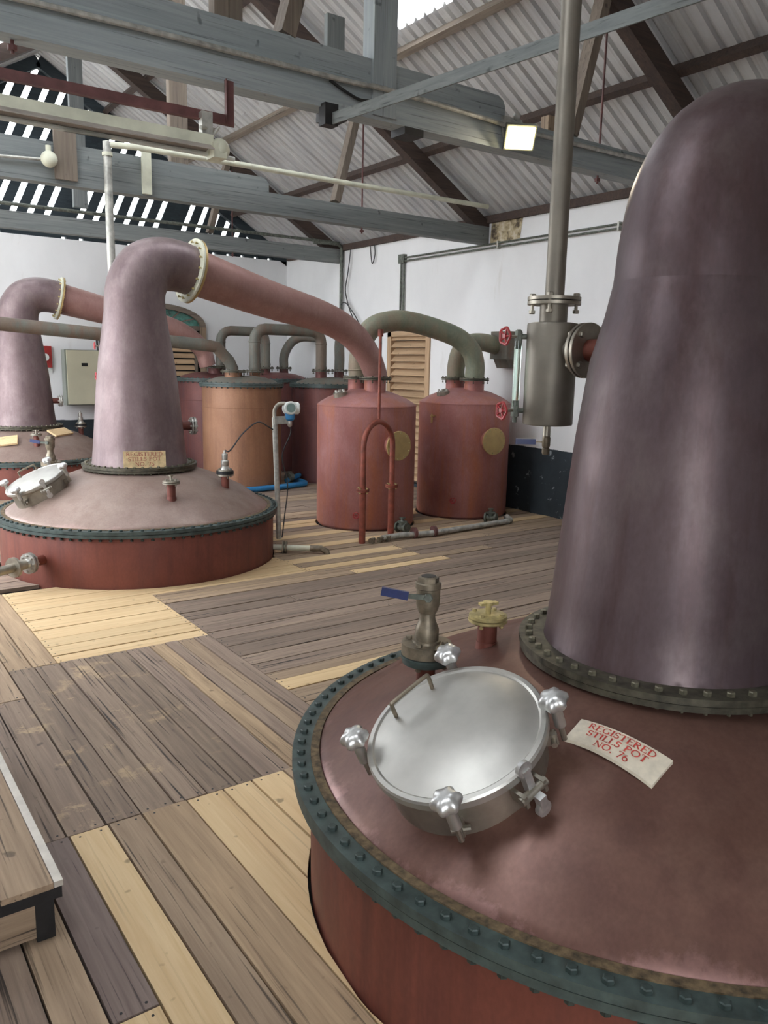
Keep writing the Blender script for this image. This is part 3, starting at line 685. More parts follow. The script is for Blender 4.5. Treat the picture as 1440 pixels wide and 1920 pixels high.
def lettering(lines, fmap):
    g = G()
    for s, h, y in lines:
        for q in text_quads(s, h, 0, y): g.add([fmap(u, v, .0015) for u, v in q], [(0, 1, 2, 3)])
    return g
def still(key, label, bolts, arm_pts, nx=(0, 0), nozzle_dirs=(), sens=None, dz=0.0):
    c = POTS[key]; cx, cy = c; t = thing('pot_still', label, 'still', (cx, cy, 0), 'copper pot stills in a row')
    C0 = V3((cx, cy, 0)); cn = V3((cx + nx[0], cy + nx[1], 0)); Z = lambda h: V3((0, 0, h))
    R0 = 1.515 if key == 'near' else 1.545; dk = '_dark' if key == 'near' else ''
    g = G(); g.lathe(C0, [(R0, -.1), (R0, .02), (R0 + .004, .5), (R0 - .01, .545)], 128, cap1=False); part(g, 'drum', 'cop_side', t)
    g = G(); g.ring(C0 + Z(.53), 1.46, 1.596, .031, 128); part(g, 'lower_rim_flange', 'teal', t)
    g = G(); g.ring(C0 + Z(.567), 1.5, 1.6, .033, 128); part(g, 'upper_rim_flange', 'teal', t)
    g = G(); g.ring(C0 + Z(.57), 1.48, 1.518, .036, 128); part(g, 'rim_sealant', 'rust', t)
    bolt_circle(t, C0 + Z(.60), 1.56, 96, .0185, .018, .1, 'bolt_teal', joined=not bolts)
    g = G(); pr = [(1.502, .5)] + [(r, dome_z(r)) for r in (1.497, 1.44, 1.36, 1.28, 1.2, 1.1, 1.0, .9, .78, .68, .6, .5)]; g.lathe(C0, pr, 128, cap0=False, cap1=False)
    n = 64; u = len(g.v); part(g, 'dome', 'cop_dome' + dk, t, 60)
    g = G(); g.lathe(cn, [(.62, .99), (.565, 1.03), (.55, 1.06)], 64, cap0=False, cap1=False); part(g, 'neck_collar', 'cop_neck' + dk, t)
    g = G(); g.ring(cn + Z(1.052), .5, .645, .025, 80); part(g, 'lower_neck_flange', 'flange', t)
    g = G(); g.ring(cn + Z(1.082), .5, .652, .027, 80); part(g, 'upper_neck_flange', 'flange', t)
    bolt_circle(t, cn + Z(1.109), .608, 44, .0165, .018, .1, 'bolt', joined=not bolts)
    prof = [(.548, 1.09), (.537, 1.12), (.517, 1.3), (.49, 1.6), (.455, 2.0), (.415, 2.33), (.365, 2.65 - dz * .7), (.335, 2.86 - dz), (.325, 2.93 - dz)]
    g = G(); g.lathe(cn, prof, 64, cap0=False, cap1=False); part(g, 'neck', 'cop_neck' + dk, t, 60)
    # swan neck and lyne arm, towards +x
    path = [(a, b - dz) for a, b in ((0, 2.84), (.005, 3.0), (.045, 3.16), (.15, 3.305), (.32, 3.375), (.52, 3.375), (.70, 3.335))]
    rad = [.339, .33, .326, .318, .302, .29, .283]
    d = V3(arm_pts[0]); pl = [cn + d * a + Z(b) for a, b in path]
    cu = catmull(pl, 6); rr = [interp(i / 6, list(range(7)), rad) for i in range(len(cu))]
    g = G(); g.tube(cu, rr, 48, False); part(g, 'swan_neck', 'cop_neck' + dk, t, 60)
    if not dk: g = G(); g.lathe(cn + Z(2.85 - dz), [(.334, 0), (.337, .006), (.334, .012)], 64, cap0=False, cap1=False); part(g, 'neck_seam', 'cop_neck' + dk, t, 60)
    ax = (d * 1 + V3((0, 0, -.2))).normalized(); fc = cn + d * .70 + Z(3.335 - dz)
    g = G(); g.lathe(fc - ax * .028, [(.27, 0), (.375, 0), (.375, .024), (.27, .024)], 56, ax, False, False); part(g, 'arm_flange', 'cream', t, label='pale painted arm flange')
    g = G(); g.lathe(fc, [(.27, 0), (.375, 0), (.375, .026), (.27, .026)], 56, ax, False, False); part(g, 'arm_flange', 'brass', t, label='brass arm flange')
    bolt_circle(t, fc + ax * .026, .33, 16, .015, .018, .085, 'brass_pale', ax, joined=not bolts)
    ap = [fc + ax * .02] + [V3(p) for p in arm_pts[1]]; cu = catmull(ap, 6); ra = arm_pts[2]; n = len(ap) - 1
    rr = [interp(i / 6, list(range(n + 1)), ra) for i in range(len(cu))]
    g = G(); g.tube(cu, rr, 40, True); part(g, 'lyne_arm', 'cop_arm', t, 60)
    manhole(t, c)
    at = lambda r, deg: (cx + r * cos(radians(deg)), cy + r * sin(radians(deg)), dome_z(r))
    ball_valve(t, at(1.015, 150), (-.62, -.78, 0))
    if key == 'near': blind_nozzle(t, at(.73, 130.6), 1.12, 'brass_pale')
    blind_nozzle(t, at(1.11, -92.5), 1.0, 'steel_dull')
    sensor_nozzle(t, at(1.055, -46.5) if sens is None else at(*sens))
    for z, deg, L, rr in nozzle_dirs:
        dd = V3((cos(radians(deg)), sin(radians(deg)), 0)); side_nozzle(t, cn + dd * rr + Z(z), dd, L)
    return t, cn
T6 = TANKS['a']
near, cn76 = still('near', 'nearest copper pot still, number 76, with shiny steel manhole', True,
    (Vector((1, .03, 0)), [(4.5, 2.13, 3.0), (5.5, 2.16, 2.86), (6.1, 2.17, 2.72), (6.4, 2.18, 2.4), (6.46, 2.18, 2.05)], [.272, .25, .22, .2, .185, .165]), (.045, -.055), dz=.19)
u = Vector((.9989, .0462, 0))
mid, cn75 = still('mid', 'middle copper pot still, number 75, arm joined to pink tank', True,
    (u, [tuple(Vector((3.12, 9.28, 0)) + u * a + Vector((0, 0, b))) for a, b in ((1.71, 3.085), (2.55, 2.905), (3.0, 2.72), (3.3, 2.46), (3.45, 2.2), (3.465, 2.13))], [.268, .235, .205, .19, .175, .165, .165]),
    nozzle_dirs=((1.53, -12, .12, .48),))
far, cn3 = still('far', 'farthest copper pot still, at the left edge', False,
    (Vector((.96, -.1, 0)).normalized(), [(4.9, 15.3, 3.1), (5.7, 15.25, 2.93), (6.15, 15.25, 2.75), (6.45, 15.25, 2.5), (6.55, 15.25, 2.2)], [.268, .235, .205, .19, .17, .16]),
    nozzle_dirs=((1.53, -12, .12, .48),), sens=(.95, -10))
# low side outlet of the middle still, lower left
th = radians(-148); d = V3((cos(th), sin(th), 0)); r = side_nozzle(mid, V3((3.12, 9.28, .27)) + d * 1.5, d, .2)
g = G(); p = V3((3.12, 9.28, .27)) + d * 1.78; g.cyl(p, p + d * .12, .05, n=18); g.lathe(p + d * .12, [(.1, 0), (.1, .03)], 24, d); g.cyl(p + d * .15, p + d * .4, .045, n=16); part(g, 'outlet_pipe', 'steel_dull', r)
# name plate of the nearest still, bent to the dome
def fm76(u, v, h):
    a, b = u / .336 + .5, v / .114 + .5
    x = (1 - b) * ((1 - a) * 2.151 + a * 2.211) + b * ((1 - a) * 2.263 + a * 2.34)
    y = (1 - b) * ((1 - a) * 1.828 + a * 1.489) + b * ((1 - a) * 1.848 + a * 1.501)
    return (x, y, dome_z(sqrt((x - 2.99) ** 2 + (y - 2.09) ** 2)) + .012 + .012 * (1 - (2 * a - 1) ** 2) + h)
g = G(); P = []; F = []; n = 12; W2, H2 = .168, .057
for h in (-.012, 0):
    for v in (-H2, H2):
        for i in range(n + 1): P.append(fm76(-W2 + 2 * W2 * i / n, v, h))
m = n + 1
for i in range(n):
    F += [(2 * m + i, 2 * m + i + 1, 3 * m + i + 1, 3 * m + i), (i + 1, i, m + i, m + i + 1), (i, i + 1, 2 * m + i + 1, 2 * m + i), (m + i + 1, m + i, 3 * m + i, 3 * m + i + 1)]
F += [(0, 2 * m, 3 * m, m), (n, m + n, 3 * m + n, 2 * m + n)]
g.add(P, F); pl = part(g, 'name_plate', 'plate', near, 30, label='cream plate with red capitals')
part(lettering((('REGISTERED', .0265, .0215), ('STILLS POT', .0265, -.0115), ('NO. 76', .0265, -.0445)), fm76), 'lettering', 'letter', pl, 0)
# name plate of the middle still, flat against the neck foot
a = radians(-103.5); nrm = V3((cos(a), sin(a), .12)).normalized(); ux = V3((-sin(a), cos(a), 0)); vy = nrm.cross(ux); pc = V3((3.12, 9.28, 0)) + V3((cos(a), sin(a), 0)) * .548 + V3((0, 0, 1.205))
fm75 = lambda u, v, h: pc + ux * u + vy * v + nrm * (h + .006)
g = G(); g.obox(pc, ux, vy, nrm, .455, .185, .012); pl = part(g, 'name_plate', 'plate_brass', mid, 0, label='tarnished plate with red capitals')
part(lettering((('REGISTERED', .042, .038), ('STILLS POT', .042, -.016), ('NO. 75', .042, -.072)), fm75), 'lettering', 'letter_dim', pl, 0)
# ================================================================== VAPOUR SEPARATORS on the neck side
def separator(cn, label, top, detail):
    x = cn.x; yc = cn.y + .79; z0, z1 = 2.015, 2.52; p = V3((x, yc, 0)); t = thing('vapour_separator', label, 'vessel', (x, yc, z0), 'separators on the still necks')
    Z = lambda h: V3((0, 0, h))
    g = G(); g.lathe(p, [(.1, z0), (.122, z0 + .004), (.125, z0 + .012), (.125, z1 - .012), (.122, z1 - .004), (.1, z1)], 48); part(g, 'vessel_body', 'vessel', t)
    g = G(); g.lathe(p, [(.068, z1 - .01), (.068, z1 + .085)], 32); part(g, 'top_stub', 'vessel', t)
    g = G(); g.lathe(p, [(.13, z1 + .085), (.13, z1 + .101)], 40); g.lathe(p, [(.13, z1 + .106), (.13, z1 + .122)], 40); part(g, 'top_flange', 'steel_dull', t)
    bolt_circle(t, p + Z(z1 + .122), .108, 4, .017, .018, .075, 'steel_dull', ph=.55)
    g = G(); g.cyl(p + Z(z1 + .1), p + Z(top), .047, n=28); part(g, 'vent_pipe', 'vessel' if detail else 'galv', t)
    zc = 2.385; d = V3((0, -1, 0)); q = V3((x, yc, zc))
    g = G(); g.cyl(q, q + d * .2, .052, n=28); part(g, 'side_stub', 'vessel', t)
    g = G(); g.lathe(q + d * .2, [(.128, 0), (.13, .003), (.13, .016), (.128, .018)], 44, d); g.lathe(q + d * .226, [(.128, 0), (.13, .003), (.13, .016), (.128, .018)], 44, d); part(g, 'side_flange', 'steel_dull', t)
    bolt_circle(t, q + d * .244, .1, 4, .017, .016, .07, 'steel_dull', d, ph=.75)
    g = G(); g.cyl(q + d * .23, q + d * .5, .052, n=28); part(g, 'neck_pipe', 'cop_side', t)
    # drain valve under the vessel
    b = p + Z(z0)
    g = G(); g.cyl(b - Z(.055), b, .019, n=14); part(g, 'drain_stub', 'steel_dull', t)
    g = G(); g.lathe(b - Z(.15), [(.015, 0), (.02, .01), (.02, .03), (.016, .035), (.021, .045), (.021, .085), (.017, .095), (.019, .1)], 14); dv = part(g, 'drain_valve', 'bronze', t)
    e = b - Z(.085); h = V3((-.80, .60, 0)); g = G(); g.beam(e + h * .01, e + h * .06, .016, .006); part(g, 'lever', 'bronze', dv)
    g = G(); g.beam(e + h * .055, e + h * .155, .022, .028); part(g, 'grip', 'blue', dv, label='blue lever grip')
    # sight glass with two red wheeled cocks
    sd = V3((-.75, .66, 0)).normalized(); L = .165; s0 = p + sd * L
    for zz, nm in ((2.45, 1), (2.085, -1)):
        g = G(); c = s0 + Z(zz); g.cyl(p + sd * .11 + Z(zz), c, .013, n=10); hexg(g, c - Z(.03), .02, .06); g.cyl(c - Z(.06), c + Z(.035), .011, n=10); g.lathe(c + Z(-.045 if nm > 0 else .02), [(.019, 0), (.019, .03)], 6); k = part(g, 'gauge_cock', 'grey_valve', t)
        w = V3((-.93, .1, 0)).normalized(); q2 = c + w * .085
        g = G(); g.cyl(c, q2, .007, n=8); part(g, 'spindle', 'steel_dull', k)
        g = G(); uu, vv, _ = frame(w); R = .04; ring = [q2 + uu * (R * (1 + .08 * cos(5 * a)) * cos(a)) + vv * (R * (1 + .08 * cos(5 * a)) * sin(a)) for a in [2 * pi * i / 30 for i in range(31)]]
        g.tube(ring, .0065, 8); 
        for i in range(5): a = 2 * pi * i / 5; g.cyl(q2, q2 + uu * R * cos(a) + vv * R * sin(a), .005, n=6)
        g.lathe(q2 - w * .008, [(.012, 0), (.012, .016)], 10, w); part(g, 'handwheel', 'wheel', k, label='red handwheel')
    g = G(); g.cyl(s0 + Z(2.105), s0 + Z(2.43), .018, n=16); part(g, 'gauge_glass', 'glass_tube', t, label='pale green gauge glass')
    return t
separator(cn76, 'grey steel separator vessel beside the nearest still neck, with red gauge wheels', 4.9, True)
separator(cn75, 'grey steel separator with tall vent pole behind the middle still neck', 4.8, False)
g = G(); P = [(cn75.x, cn75.y + .79, 4.77), (3.4, 9.98, 4.77), (4.4, 9.93, 4.77), (6.5, 9.92, 4.77), (9.0, 9.9, 4.78)]; g.tube(P, .035, 14); g.lathe((cn75.x, cn75.y + .79, 4.64), [(.06, 0), (.06, .04)], 16); g.sphere((cn75.x, cn75.y + .79, 4.77), .045)
solo(g, 'vent_pipe', 'cream', 'pale horizontal pipe crossing under the roof to the right wall', 'pipe', (6, 9.92, 4.77))

# ================================================================== CONDENSER TANKS
def tank(key, label, mat, H, domed, necks, teal, extras=()):
    cx, cy = TANKS[key]; c = V3((cx, cy, 0)); R = .715; t = thing('condenser_tank', label, 'tank', (cx, cy, 0), 'copper condenser tanks'); Z = lambda h: V3((0, 0, h))
    if not teal:
        g = G(); g.lathe(c, [(R - .06, -.03), (R - .03, -.01), (R, .035), (R, H)], 72, cap1=False); part(g, 'shell', mat, t, 50)
        g = G(); g.lathe(c, [(R + .004, H - .008), (R + .008, H), (R + .002, H + .01)], 72, cap0=False, cap1=False); part(g, 'weld_seam', mat, t, 60)
        g = G(); g.lathe(c, [(R, H), (R - .02, H + .025), (R * .8, H + .1), (R * .55, H + .175), (R * .3, H + .225), (.001, H + .235)], 72, cap0=False, cap1=False); part(g, 'top_cone', mat, t, 60)
        top = lambda r: H + interp(r, [0, R * .3, R * .55, R * .8, R], [.235, .225, .175, .1, 0])
    else:
        g = G(); g.lathe(c, [(R, 0), (R, H - .03)], 72, cap1=False); part(g, 'shell', mat, t, 50)
        g = G(); g.lathe(c, [(R + .002, H - .42), (R + .005, H - .415), (R + .002, H - .41)], 72, cap0=False, cap1=False); part(g, 'weld_seam', mat, t, 60)
        g = G(); g.ring(c + Z(H - .045), R - .05, R + .05, .035, 72); g.ring(c + Z(H - .006), R - .05, R + .05, .03, 72); part(g, 'rim_flange', 'teal', t)
        bolt_circle(t, c + Z(H + .024), R + .02, 40, .014, .014, .09, 'bolt_teal', joined=True)
        g = G(); g.lathe(c, [(R - .02, H - .01), (R * .85, H + .06), (R * .6, H + .115), (R * .3, H + .145), (.001, H + .15)], 72, cap0=False, cap1=False); part(g, 'lid', 'pipe_grey' if domed else mat, t, 60)
        top = lambda r: H + interp(r, [0, R * .3, R * .6, R * .85, R], [.15, .145, .115, .06, 0])
    for (dx, dy, r, hz, mt) in necks:
        p = c + V3((dx, dy, 0)); rr = sqrt(dx * dx + dy * dy)
        g = G(); g.lathe(p, [(r, top(rr) - .06), (r, hz)], 32); k = part(g, 'neck', mat, t, 60)
        g = G(); g.lathe(p, [(r + .075, hz), (r + .075, hz + .018)], 36); g.lathe(p, [(r + .075, hz + .024), (r + .075, hz + .042)], 36); part(g, 'neck_flange', mt, k)
        bolt_circle(k, p + Z(hz + .042), r + .05, 8, .012, .014, .08, mt, joined=True)
    return t, c
def blind_plate(t, c, az, z, R=.715):
    d = V3((cos(az), sin(az), 0)); p = c + d * (R - .05) + V3((0, 0, z))
    g = G(); g.cyl(p, p + d * .13, .165, n=40); k = part(g, 'hand_hole', 'cop_pink', t)
    g = G(); g.lathe(p + d * .13, [(.2, 0), (.204, .004), (.204, .022), (.2, .026)], 48, d); part(g, 'hand_hole_cover', 'brass', k, label='brass cover plate')
    bolt_circle(k, p + d * .156, .178, 10, .012, .012, 0, 'brass_pale', d, ph=.2)
def drain_cock(t, c, az, z, R=.715):
    d = V3((cos(az), sin(az), 0)); p = c + d * (R - .02) + V3((0, 0, z)); s = V3((-d.y, d.x, 0))
    g = G(); g.cyl(p, p + d * .1, .014, n=10); hexg(g, p + d * .05, .024, .04, d); k = part(g, 'drain_cock', 'steel_dull', t)
    q = p + d * .13; uu, vv, _ = frame(d); g = G(); g.tube([q + uu * .04 * cos(a) + vv * .04 * sin(a) for a in [2 * pi * i / 20 for i in range(21)]], .008, 8)
    for i in range(3): a = pi * i / 3; g.cyl(q - uu * .04 * cos(a) - vv * .04 * sin(a), q + uu * .04 * cos(a) + vv * .04 * sin(a), .005, n=6)
    g.cyl(p + d * .08, q + d * .01, .006, n=6); part(g, 'handwheel', 'wheel', k, label='red handwheel')
def top_fitting(t, c, dx, dy, H):
    p = c + V3((dx, dy, H)); g = G(); n = V3((dx * .4, dy * .4, 1)).normalized()
    g.lathe(p - n * .05, [(.1, 0), (.1, .09), (.08, .1)], 24, n); k = part(g, 'vent_cap', 'steel_dull', t)
    g = G(); bolt = [p + n * .045 + frame(n)[0] * .075 * cos(a) + frame(n)[1] * .075 * sin(a) for a in [pi * i / 2 + .3 for i in range(4)]]
    for b in bolt: hexg(g, b, .018, .03, n)
    g.cyl(p + n * .04, p + n * .08, .03, n=12); part(g, 'cap_clamps', 'steel', k)
ta, ca = tank('a', 'left pink copper condenser tank behind the red U-shaped pipe', 'cop_pink', 1.72, False, ((0, -.2, .155, 2.08, 'flange'), (0, .22, .155, 2.08, 'flange')), False)
tb, cb = tank('b', 'right pink copper condenser tank nearest the peeling wall', 'cop_pink', 1.735, False, ((0, -.2, .155, 2.08, 'flange'), (0, .24, .155, 2.08, 'flange')), False)
blind_plate(ta, ca, radians(-90.5), 1.2); blind_plate(tb, cb, radians(-97), 1.2)
drain_cock(ta, ca, radians(-133), .24); drain_cock(tb, cb, radians(-140), .3)
top_fitting(ta, ca, -.47, -.03, 1.86); top_fitting(tb, cb, -.47, -.03, 1.87)
g = G(); d = V3((cos(radians(-170)), sin(radians(-170)), 0)); p = cb + d * .7 + V3((0, 0, 1.55)); g.cyl(p, p + d * .1, .015, n=8); g.beam(p + d * .08 + V3((0, 0, .03)), p + d * .08 - V3((0, 0, .1)), .02, .02, (1, 0, 0)); part(g, 'sample_tap', 'brass', tb)
tc, cc = tank('c', 'orange-brown condenser tank with grey domed lid and teal rim', 'cop_orange', 1.9, True, ((-.22, -.12, .155, 2.1, 'flange'), (.33, .12, .1, 2.1, 'flange')), True)
td, cd_ = tank('d', 'dark red condenser tank with grey lid, behind the left pink tank', 'cop_dark', 1.88, True, ((-.2, -.05, .11, 2.13, 'flange'), (.33, .12, .1, 2.13, 'flange')), True)
te, ce_ = tank('e', 'dark maroon condenser tank behind the middle still neck', 'cop_dark', 1.93, False, ((-.05, -.3, .14, 2.15, 'flange'), (.3, .2, .1, 2.15, 'flange')), True)
tf, cf_ = tank('f', 'dark maroon condenser tank in the far right corner', 'cop_dark', 1.93, False, ((-.28, -.05, .1, 2.15, 'flange'), (.3, .2, .1, 2.15, 'flange')), True)
# ---- overhead pipes between the tanks
def pipe(name, label, pts, r, mat, k=6, collars=()):
    cu = catmull(pts, k); t = thing(name, label, 'pipe', tuple(pts[0]))
    g = G(); g.tube(cu, r, 24); part(g, 'pipe_run', mat, t, 60)
    for i in collars:
        p = cu[i]; d = (cu[min(i + 1, len(cu) - 1)] - cu[max(0, i - 1)]).normalized(); g = G(); g.lathe(p - d * .01, [(r * 1.04, 0), (r * 1.08, .006), (r * 1.04, .02)], 24, d); part(g, 'collar', mat, t, 60)
    return t
pipe('arch_pipe', 'green-tinged copper pipe arching between the two pink tanks', [(6.58, 9.86, 2.12), (6.58, 9.86, 2.32), (6.62, 9.84, 2.6), (6.76, 9.8, 2.82), (7.0, 9.73, 2.915), (7.3, 9.66, 2.93), (7.75, 9.56, 2.84), (8.12, 9.48, 2.72), (8.34, 9.42, 2.54), (8.42, 9.4, 2.32), (8.42, 9.4, 2.12)], .15, 'cop_pipe', 6, (3,))
w = pipe('wall_pipe', 'verdigris pipe bending from the right pink tank into the wall', [(8.42, 9.84, 2.12), (8.42, 9.84, 2.3), (8.48, 9.83, 2.52), (8.66, 9.8, 2.66), (8.9, 9.75, 2.68), (9.2, 9.7, 2.62)], .14, 'cop_pipe', 6)
g = G(); g.box(9.1, 9.36, 9.42, 9.8, 2.42, 2.86); g.prism([(9.14, 9.46, 2.42), (9.36, 9.46, 2.42), (9.36, 9.46, 2.28), (9.22, 9.46, 2.28)], (0, .3, 0)); part(g, 'wall_box', 'pipe_grey', w, 0)
def loop(name, label, p, q, z0, zt, r, mat='pipe_grey'):
    p, q = V3(p), V3(q); d = (q - p).normalized(); R = min(.22, (q - p).length / 2.2); Z = lambda h: V3((0, 0, h))
    pts = [p + Z(z0), p + Z(zt - R)] + [p + d * R * (1 - cos(a)) + Z(zt - R + R * sin(a)) for a in (pi / 8, pi / 4, 3 * pi / 8)] + [p + d * R + Z(zt), q - d * R + Z(zt)] + [q - d * R * (1 - sin(a)) + Z(zt - R + R * cos(a)) for a in (pi / 8, pi / 4, 3 * pi / 8)] + [q + Z(zt - R), q + Z(z0)]
    t = thing(name, label, 'pipe', tuple(p + Z(z0))); g = G(); g.tube(pts, r, 22); part(g, 'pipe_run', mat, t, 60)
    for b in (p, q):
        g = G(); g.lathe(b + Z(zt - R - .03), [(r * 1.03, 0), (r * 1.1, .008), (r * 1.03, .03)], 22); g.lathe(b + Z(z0 + .03), [(r * 1.03, 0), (r * 1.1, .02), (r * 1.03, .06)], 22); part(g, 'collar', mat, t, 60)
    return t
loop('loop_pipe', 'grey pipe looping from the orange tank to the dark red tank', cc + V3((.33, .12, 0)), cd_ + V3((-.2, -.05, 0)), 2.14, 2.9, .105)
loop('loop_pipe', 'grey pipe looping between the two far maroon tanks', ce_ + V3((.3, .2, 0)), cf_ + V3((-.28, -.05, 0)), 2.19, 2.93, .1)
pipe('wall_pipe', 'dark curved pipe from the dark red tank into the wall', [tuple(cd_ + V3((.33, .12, 2.17))), tuple(cd_ + V3((.34, .13, 2.4))), (8.86, 14.0, 2.66), (9.02, 14.2, 2.8), (9.32, 14.4, 2.85)], .1, 'pipe_grey')
pipe('wall_pipe', 'dark curved pipe from the far corner tank into the wall', [tuple(cf_ + V3((.3, .2, 2.19))), tuple(cf_ + V3((.31, .2, 2.45))), (8.82, 15.95, 2.72), (9.0, 15.8, 2.85), (9.33, 15.6, 2.85)], .1, 'pipe_grey')
t = pipe('feed_pipe', 'long dark grey pipe sloping from the left into the orange tank', [(1.2, 13.4, 2.86), (2.45, 13.4, 2.78), (4.0, 13.42, 2.68), (5.7, 13.45, 2.57)], .105, 'pipe_grey', 2)
g = G(); g.tube([(5.68, 13.45, 2.57), (5.95, 13.46, 2.54), (6.2, 13.48, 2.3), (6.28, 13.48, 2.14)], .105, 20); part(g, 'mitred_end', 'pipe_grey', t, 25)
# ---- red U-shaped pipe
A, B = V3((5.66, 8.42, 0)), V3((6.345, 8.6, 0)); d = (B - A).normalized(); Z = lambda h: V3((0, 0, h)); R = (B - A).length / 2; mdl = (A + B) / 2
A = A + d * .06; B = B - d * .06; R -= .06
t = thing('siphon_pipe', 'red-brown U-shaped pipe standing on the floor before the left tank', 'pipe', tuple(mdl))
g = G(); arcs = [mdl - d * R * cos(a) + Z(1.25 + R * 1.08 * sin(a)) for a in [pi * i / 16 for i in range(17)]]
g.tube([A + Z(.7)] + arcs + [B + Z(.7)], .037, 18); part(g, 'bend', 'pipe_red', t, 60)
for b in (A, B):
    g = G(); g.cyl(b, b + Z(.7), .044, n=18); part(g, 'leg', 'pipe_red', t)
    g = G(); g.lathe(b + Z(.68), [(.085, 0), (.085, .018)], 24); g.lathe(b + Z(.702), [(.085, 0), (.085, .018)], 24); k = part(g, 'leg_flange', 'pipe_red', t)
    bolt_circle(k, b + Z(.72), .065, 4, .013, .014, .06, 'brass_pale', ph=.4)
top = mdl + Z(1.25 + R * 1.08)
g = G(); g.cyl(top, top + Z(1.13), .02, n=14); part(g, 'stem_pipe', 'pipe_red', t)
g = G(); g.cyl(top + Z(1.08), top + Z(1.17), .036, n=18); part(g, 'pipe_cap', 'pipe_red', t)
# ---- floor pipework and valves
def gate_valve(name, label, p, d):
    p, d = V3(p), V3(d).normalized(); t = thing(name, label, 'valve', tuple(p))
    g = G(); g.lathe(p - d * .09, [(.075, 0), (.075, .025), (.04, .03), (.05, .07), (.05, .11), (.04, .15), (.075, .155), (.075, .18)], 20, d); part(g, 'valve_body', 'grey_valve', t)
    g = G(); g.lathe(p, [(.05, 0), (.045, .06), (.07, .065), (.07, .085), (.03, .09), (.025, .12)], 18); part(g, 'bonnet', 'grey_valve', t)
    g = G(); g.lathe(p + Z(.12), [(.04, 0), (.045, .01), (.045, .018), (.02, .022)], 8); part(g, 'handwheel', 'grey_valve', t)
    return t
gate_valve('gate_valve', 'grey gate valve on the floor below the right pink tank', (8.2, 8.66, .07), (.5, -.86, 0))
gate_valve('gate_valve', 'green-grey gate valve on the floor behind the red pipe', (6.6, 8.74, .07), (.2, -.98, 0))
t = thing('floor_pipe', 'grey pipe lying on boards from red pipe to the wall side', 'pipe', (6.3, 8.3, 0))
g = G(); g.tube([(6.0, 8.38, .05), (6.3, 8.4, .05), (6.75, 8.3, .05), (8.3, 8.42, .045)], .038, 14); part(g, 'pipe_run', 'galv', t)
for x, y in ((6.52, 8.36), (6.82, 8.31)):
    g = G(); g.lathe((x, y, .07), [(.075, -.02), (.075, .02)], 20, (1, -.1, 0)); part(g, 'coupling', 'red_angle', t)
g = G(); g.tube([(8.3, 8.42, .045), (8.4, 8.45, .05), (8.42, 8.55, .08)], .045, 14); part(g, 'elbow', 'galv', t)
t = thing('pipe_fittings', 'row of small brown clamps beside the red pipe foot', 'clamp', (5.8, 8.35, 0))
for x in (5.82, 5.95, 6.07):
    g = G(); g.lathe((x, 8.36, .035), [(.04, -.025), (.04, .025)], 12, (1, .3, 0)); g.cyl((x, 8.36, .03), (x + .03, 8.33, .075), .015, n=8); part(g, 'clamp', 'bronze', t)
t = thing('drain_pipe', 'pale drain pipe with brown elbow leaving the middle still', 'pipe', (4.6, 8.5, 0))
g = G(); g.cyl((4.48, 8.56, .07), (4.9, 8.27, .06), .034, n=14); part(g, 'pipe_run', 'cream', t)
g = G(); g.tube([(4.86, 8.3, .06), (4.97, 8.22, .06), (5.02, 8.18, .03), (5.03, 8.17, -.03)], .04, 14); part(g, 'elbow', 'bronze', t)
g = G(); g.lathe((4.58, 8.49, .068), [(.08, 0), (.08, .02)], 20, (.82, -.57, 0)); g.lathe((4.6, 8.476, .068), [(.08, .012), (.08, .03)], 20, (.82, -.57, 0)); part(g, 'flange', 'bronze', t)
# ---- blue water pipe
t = thing('water_pipe', 'bright blue water pipe on the floor behind the orange tank', 'pipe', (7.0, 13.0, 0))
g = G(); g.tube([(5.6, 12.75, .06), (6.9, 12.85, .06), (7.5, 13.0, .06), (7.56, 13.1, .06), (7.6, 13.9, .06)], .05, 12); part(g, 'pipe_run', 'pvc', t)
g = G(); g.tube([(7.2, 13.2, .1), (7.45, 13.3, .16), (7.62, 13.45, .16), (7.62, 13.6, .05)], .045, 12); part(g, 'branch', 'pvc', t)
g = G(); g.lathe((7.3, 13.25, .16), [(.09, -.05), (.09, .05)], 14, (1, .3, 0)); g.cyl((7.3, 13.25, .16), (7.3, 13.25, .27), .03, n=10); part(g, 'valve', 'grey_valve', t)
# ---- level transmitter on its post
p = V3((4.92, 9.22, 0)); t = thing('level_transmitter', 'white and blue transmitter on a thin galvanised post by middle still', 'sensor', tuple(p))
tp = V3((4.875, 9.245, 1.6)); g = G(); g.cyl(p, tp, .034, n=18); part(g, 'post', 'galv', t)
g = G(); g.tube(catmull([tp, tp + V3((.005, 0, .1)), tp + V3((.05, -.03, .17)), tp + V3((.12, -.07, .18))], 5), .025, 12); part(g, 'elbow', 'steel_dull', t)
g = G(); g.box(tp.x - .05, tp.x + .16, tp.y - .1, tp.y - .09, 1.52, 1.62); part(g, 'bracket', 'galv', t, 0)
hc = V3((5.045, 9.15, 1.72)); fd = V3((-.3, -.95, .1)).normalized()
g = G(); g.lathe(hc, [(.07, -.09), (.086, -.08), (.086, -.02), (.07, .0), (.086, .02), (.086, .07), (.075, .085)], 28, fd); k = part(g, 'housing', 'white', t)
g = G(); g.lathe(hc + fd * .085, [(.058, 0), (.058, .006)], 24, fd); part(g, 'display', 'screen', k)
g = G(); sdv = V3((.95, -.3, 0)).normalized(); g.lathe(hc + sdv * .05, [(.06, 0), (.078, .01), (.078, .06), (.06, .075)], 24, sdv); part(g, 'rear_cap', 'white', k)
g = G(); g.lathe(hc - Z(.16), [(.04, 0), (.062, .02), (.066, .07), (.06, .1)], 20); part(g, 'process_body', 'pvc', t)
